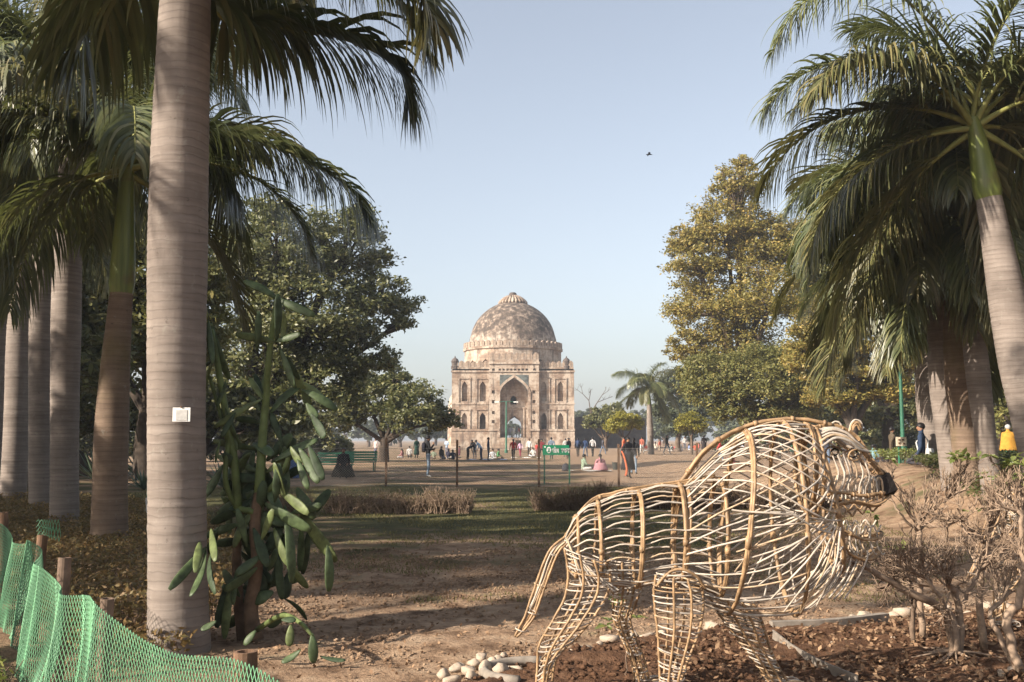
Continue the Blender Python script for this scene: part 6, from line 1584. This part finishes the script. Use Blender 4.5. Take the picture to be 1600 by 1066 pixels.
for i, (px, c, lab) in enumerate(((797, (.2, .2, .24), 'visitor in grey in the tomb doorway'), (802.5, WH, 'visitor in white in the middle of the tomb doorway'), (807, (.08, .08, .1), 'visitor in black in the tomb doorway'), (811, (.35, .12, .1), 'visitor in dull red in the tomb doorway'))):
    person(lab, px, 0, 'stand', 180 - i * 40, c, ((.12, .12, .15), WH)[i % 2], d=TD + .6 + .3 * i, z=TZ + tz(684), h=1.7, group=DG)
# picnic mats
for (px, fy, w, dp, c, lab) in ((760, 719, 3.2, 1.4, (.45, .5, .6), 'pale blue picnic mat beside the crouching group'), (822, 716, 2.6, .9, (.7, .68, .64), 'white cloth spread on the grass left of the sign'), (1070, 709, 5, 1.6, (.5, .3, .2), 'reddish mat under the picnickers on the sunny lawn'), (922, 737, 2.2, 1.0, (.35, .33, .3), 'grey mat under the two seated women')):
    d = gd(fy); p = at(px, fy, d); n = 10; mb = MB()
    X_, Y_ = np.meshgrid(np.linspace(-w / 2, w / 2, n), np.linspace(-dp / 2, dp / 2, 5)); Z_ = .03 + .03 * np.sin(X_ * 5 + Y_ * 3)
    id_ = np.arange(n * 5).reshape(5, n); mb.add(np.stack([X_, Y_, Z_], -1).reshape(-1, 3), np.stack([id_[:-1, :-1], id_[:-1, 1:], id_[1:, 1:], id_[1:, :-1]], -1).reshape(-1, 4))
    mb.obj('picnic_mat', clo(c), None, (p[0], d, .03), label=lab, category='mat')
# small pushchair behind the lion
d = gd(731); t = thing('pushchair', 'dark pushchair with small wheels seen through the lion back', 'pushchair', tuple(at(1140, 700, d) * (1, 1, 0)))
for x in (-.3, -.1, .12, .32):
    MB().tube([(x + .11 * math.cos(a), 0, .11 + .10 * math.sin(a)) for a in np.linspace(0, 6.28, 13)], .02, 6, cap=False).obj('wheel', clo(BK), t)
MB().box((0, 0, .42), (.5, .4, .3)).obj('seat', clo((.18, .05, .06)), t); MB().tube([(-.25, 0, .2), (.2, 0, .75), (.42, 0, .95)], .02, 6).obj('handle', clo(BK), t)
# bird in the sky
t = thing('bird', 'small dark bird gliding high over the lawn', 'bird', tuple(at(1014, 242, 70)))
MB().tube([(-.22, 0, 0), (-.1, 0, .02), (.1, 0, .02), (.25, 0, .0)], np.array([.02, .05, .045, .01]), 8).obj('body', clo(BK), t, smooth=True)
for s in (-1, 1): MB().add([(-.06, 0, .03), (.1, 0, .03), (.06, s * .3, .1), (-.02, s * .55, .03), (-.1, s * .3, .09), (0, s * .3, .075)], [(0, 1, 2, 4), (4, 2, 3), (0, 4, 5), (1, 5, 2), (4, 3, 5), (2, 5, 3)]).obj('wing', clo(BK), t)

# ================================================================== HAZE
hz = NT('thin_winter_haze'); hz.t.nodes.remove(hz.b)
vol = hz.n('ShaderNodeVolumePrincipled'); vol.inputs['Color'].default_value = (.86, .92, 1.0, 1); vol.inputs['Density'].default_value = HAZE; vol.inputs['Anisotropy'].default_value = .25
hz.l(vol.outputs[0], hz.out.inputs['Volume'])
MB().box((0, 720, 16.0), (1900, 1640, 36)).obj('haze', hz.m, None, kind='stuff', label='thin pale winter haze hanging over the park', category='haze')
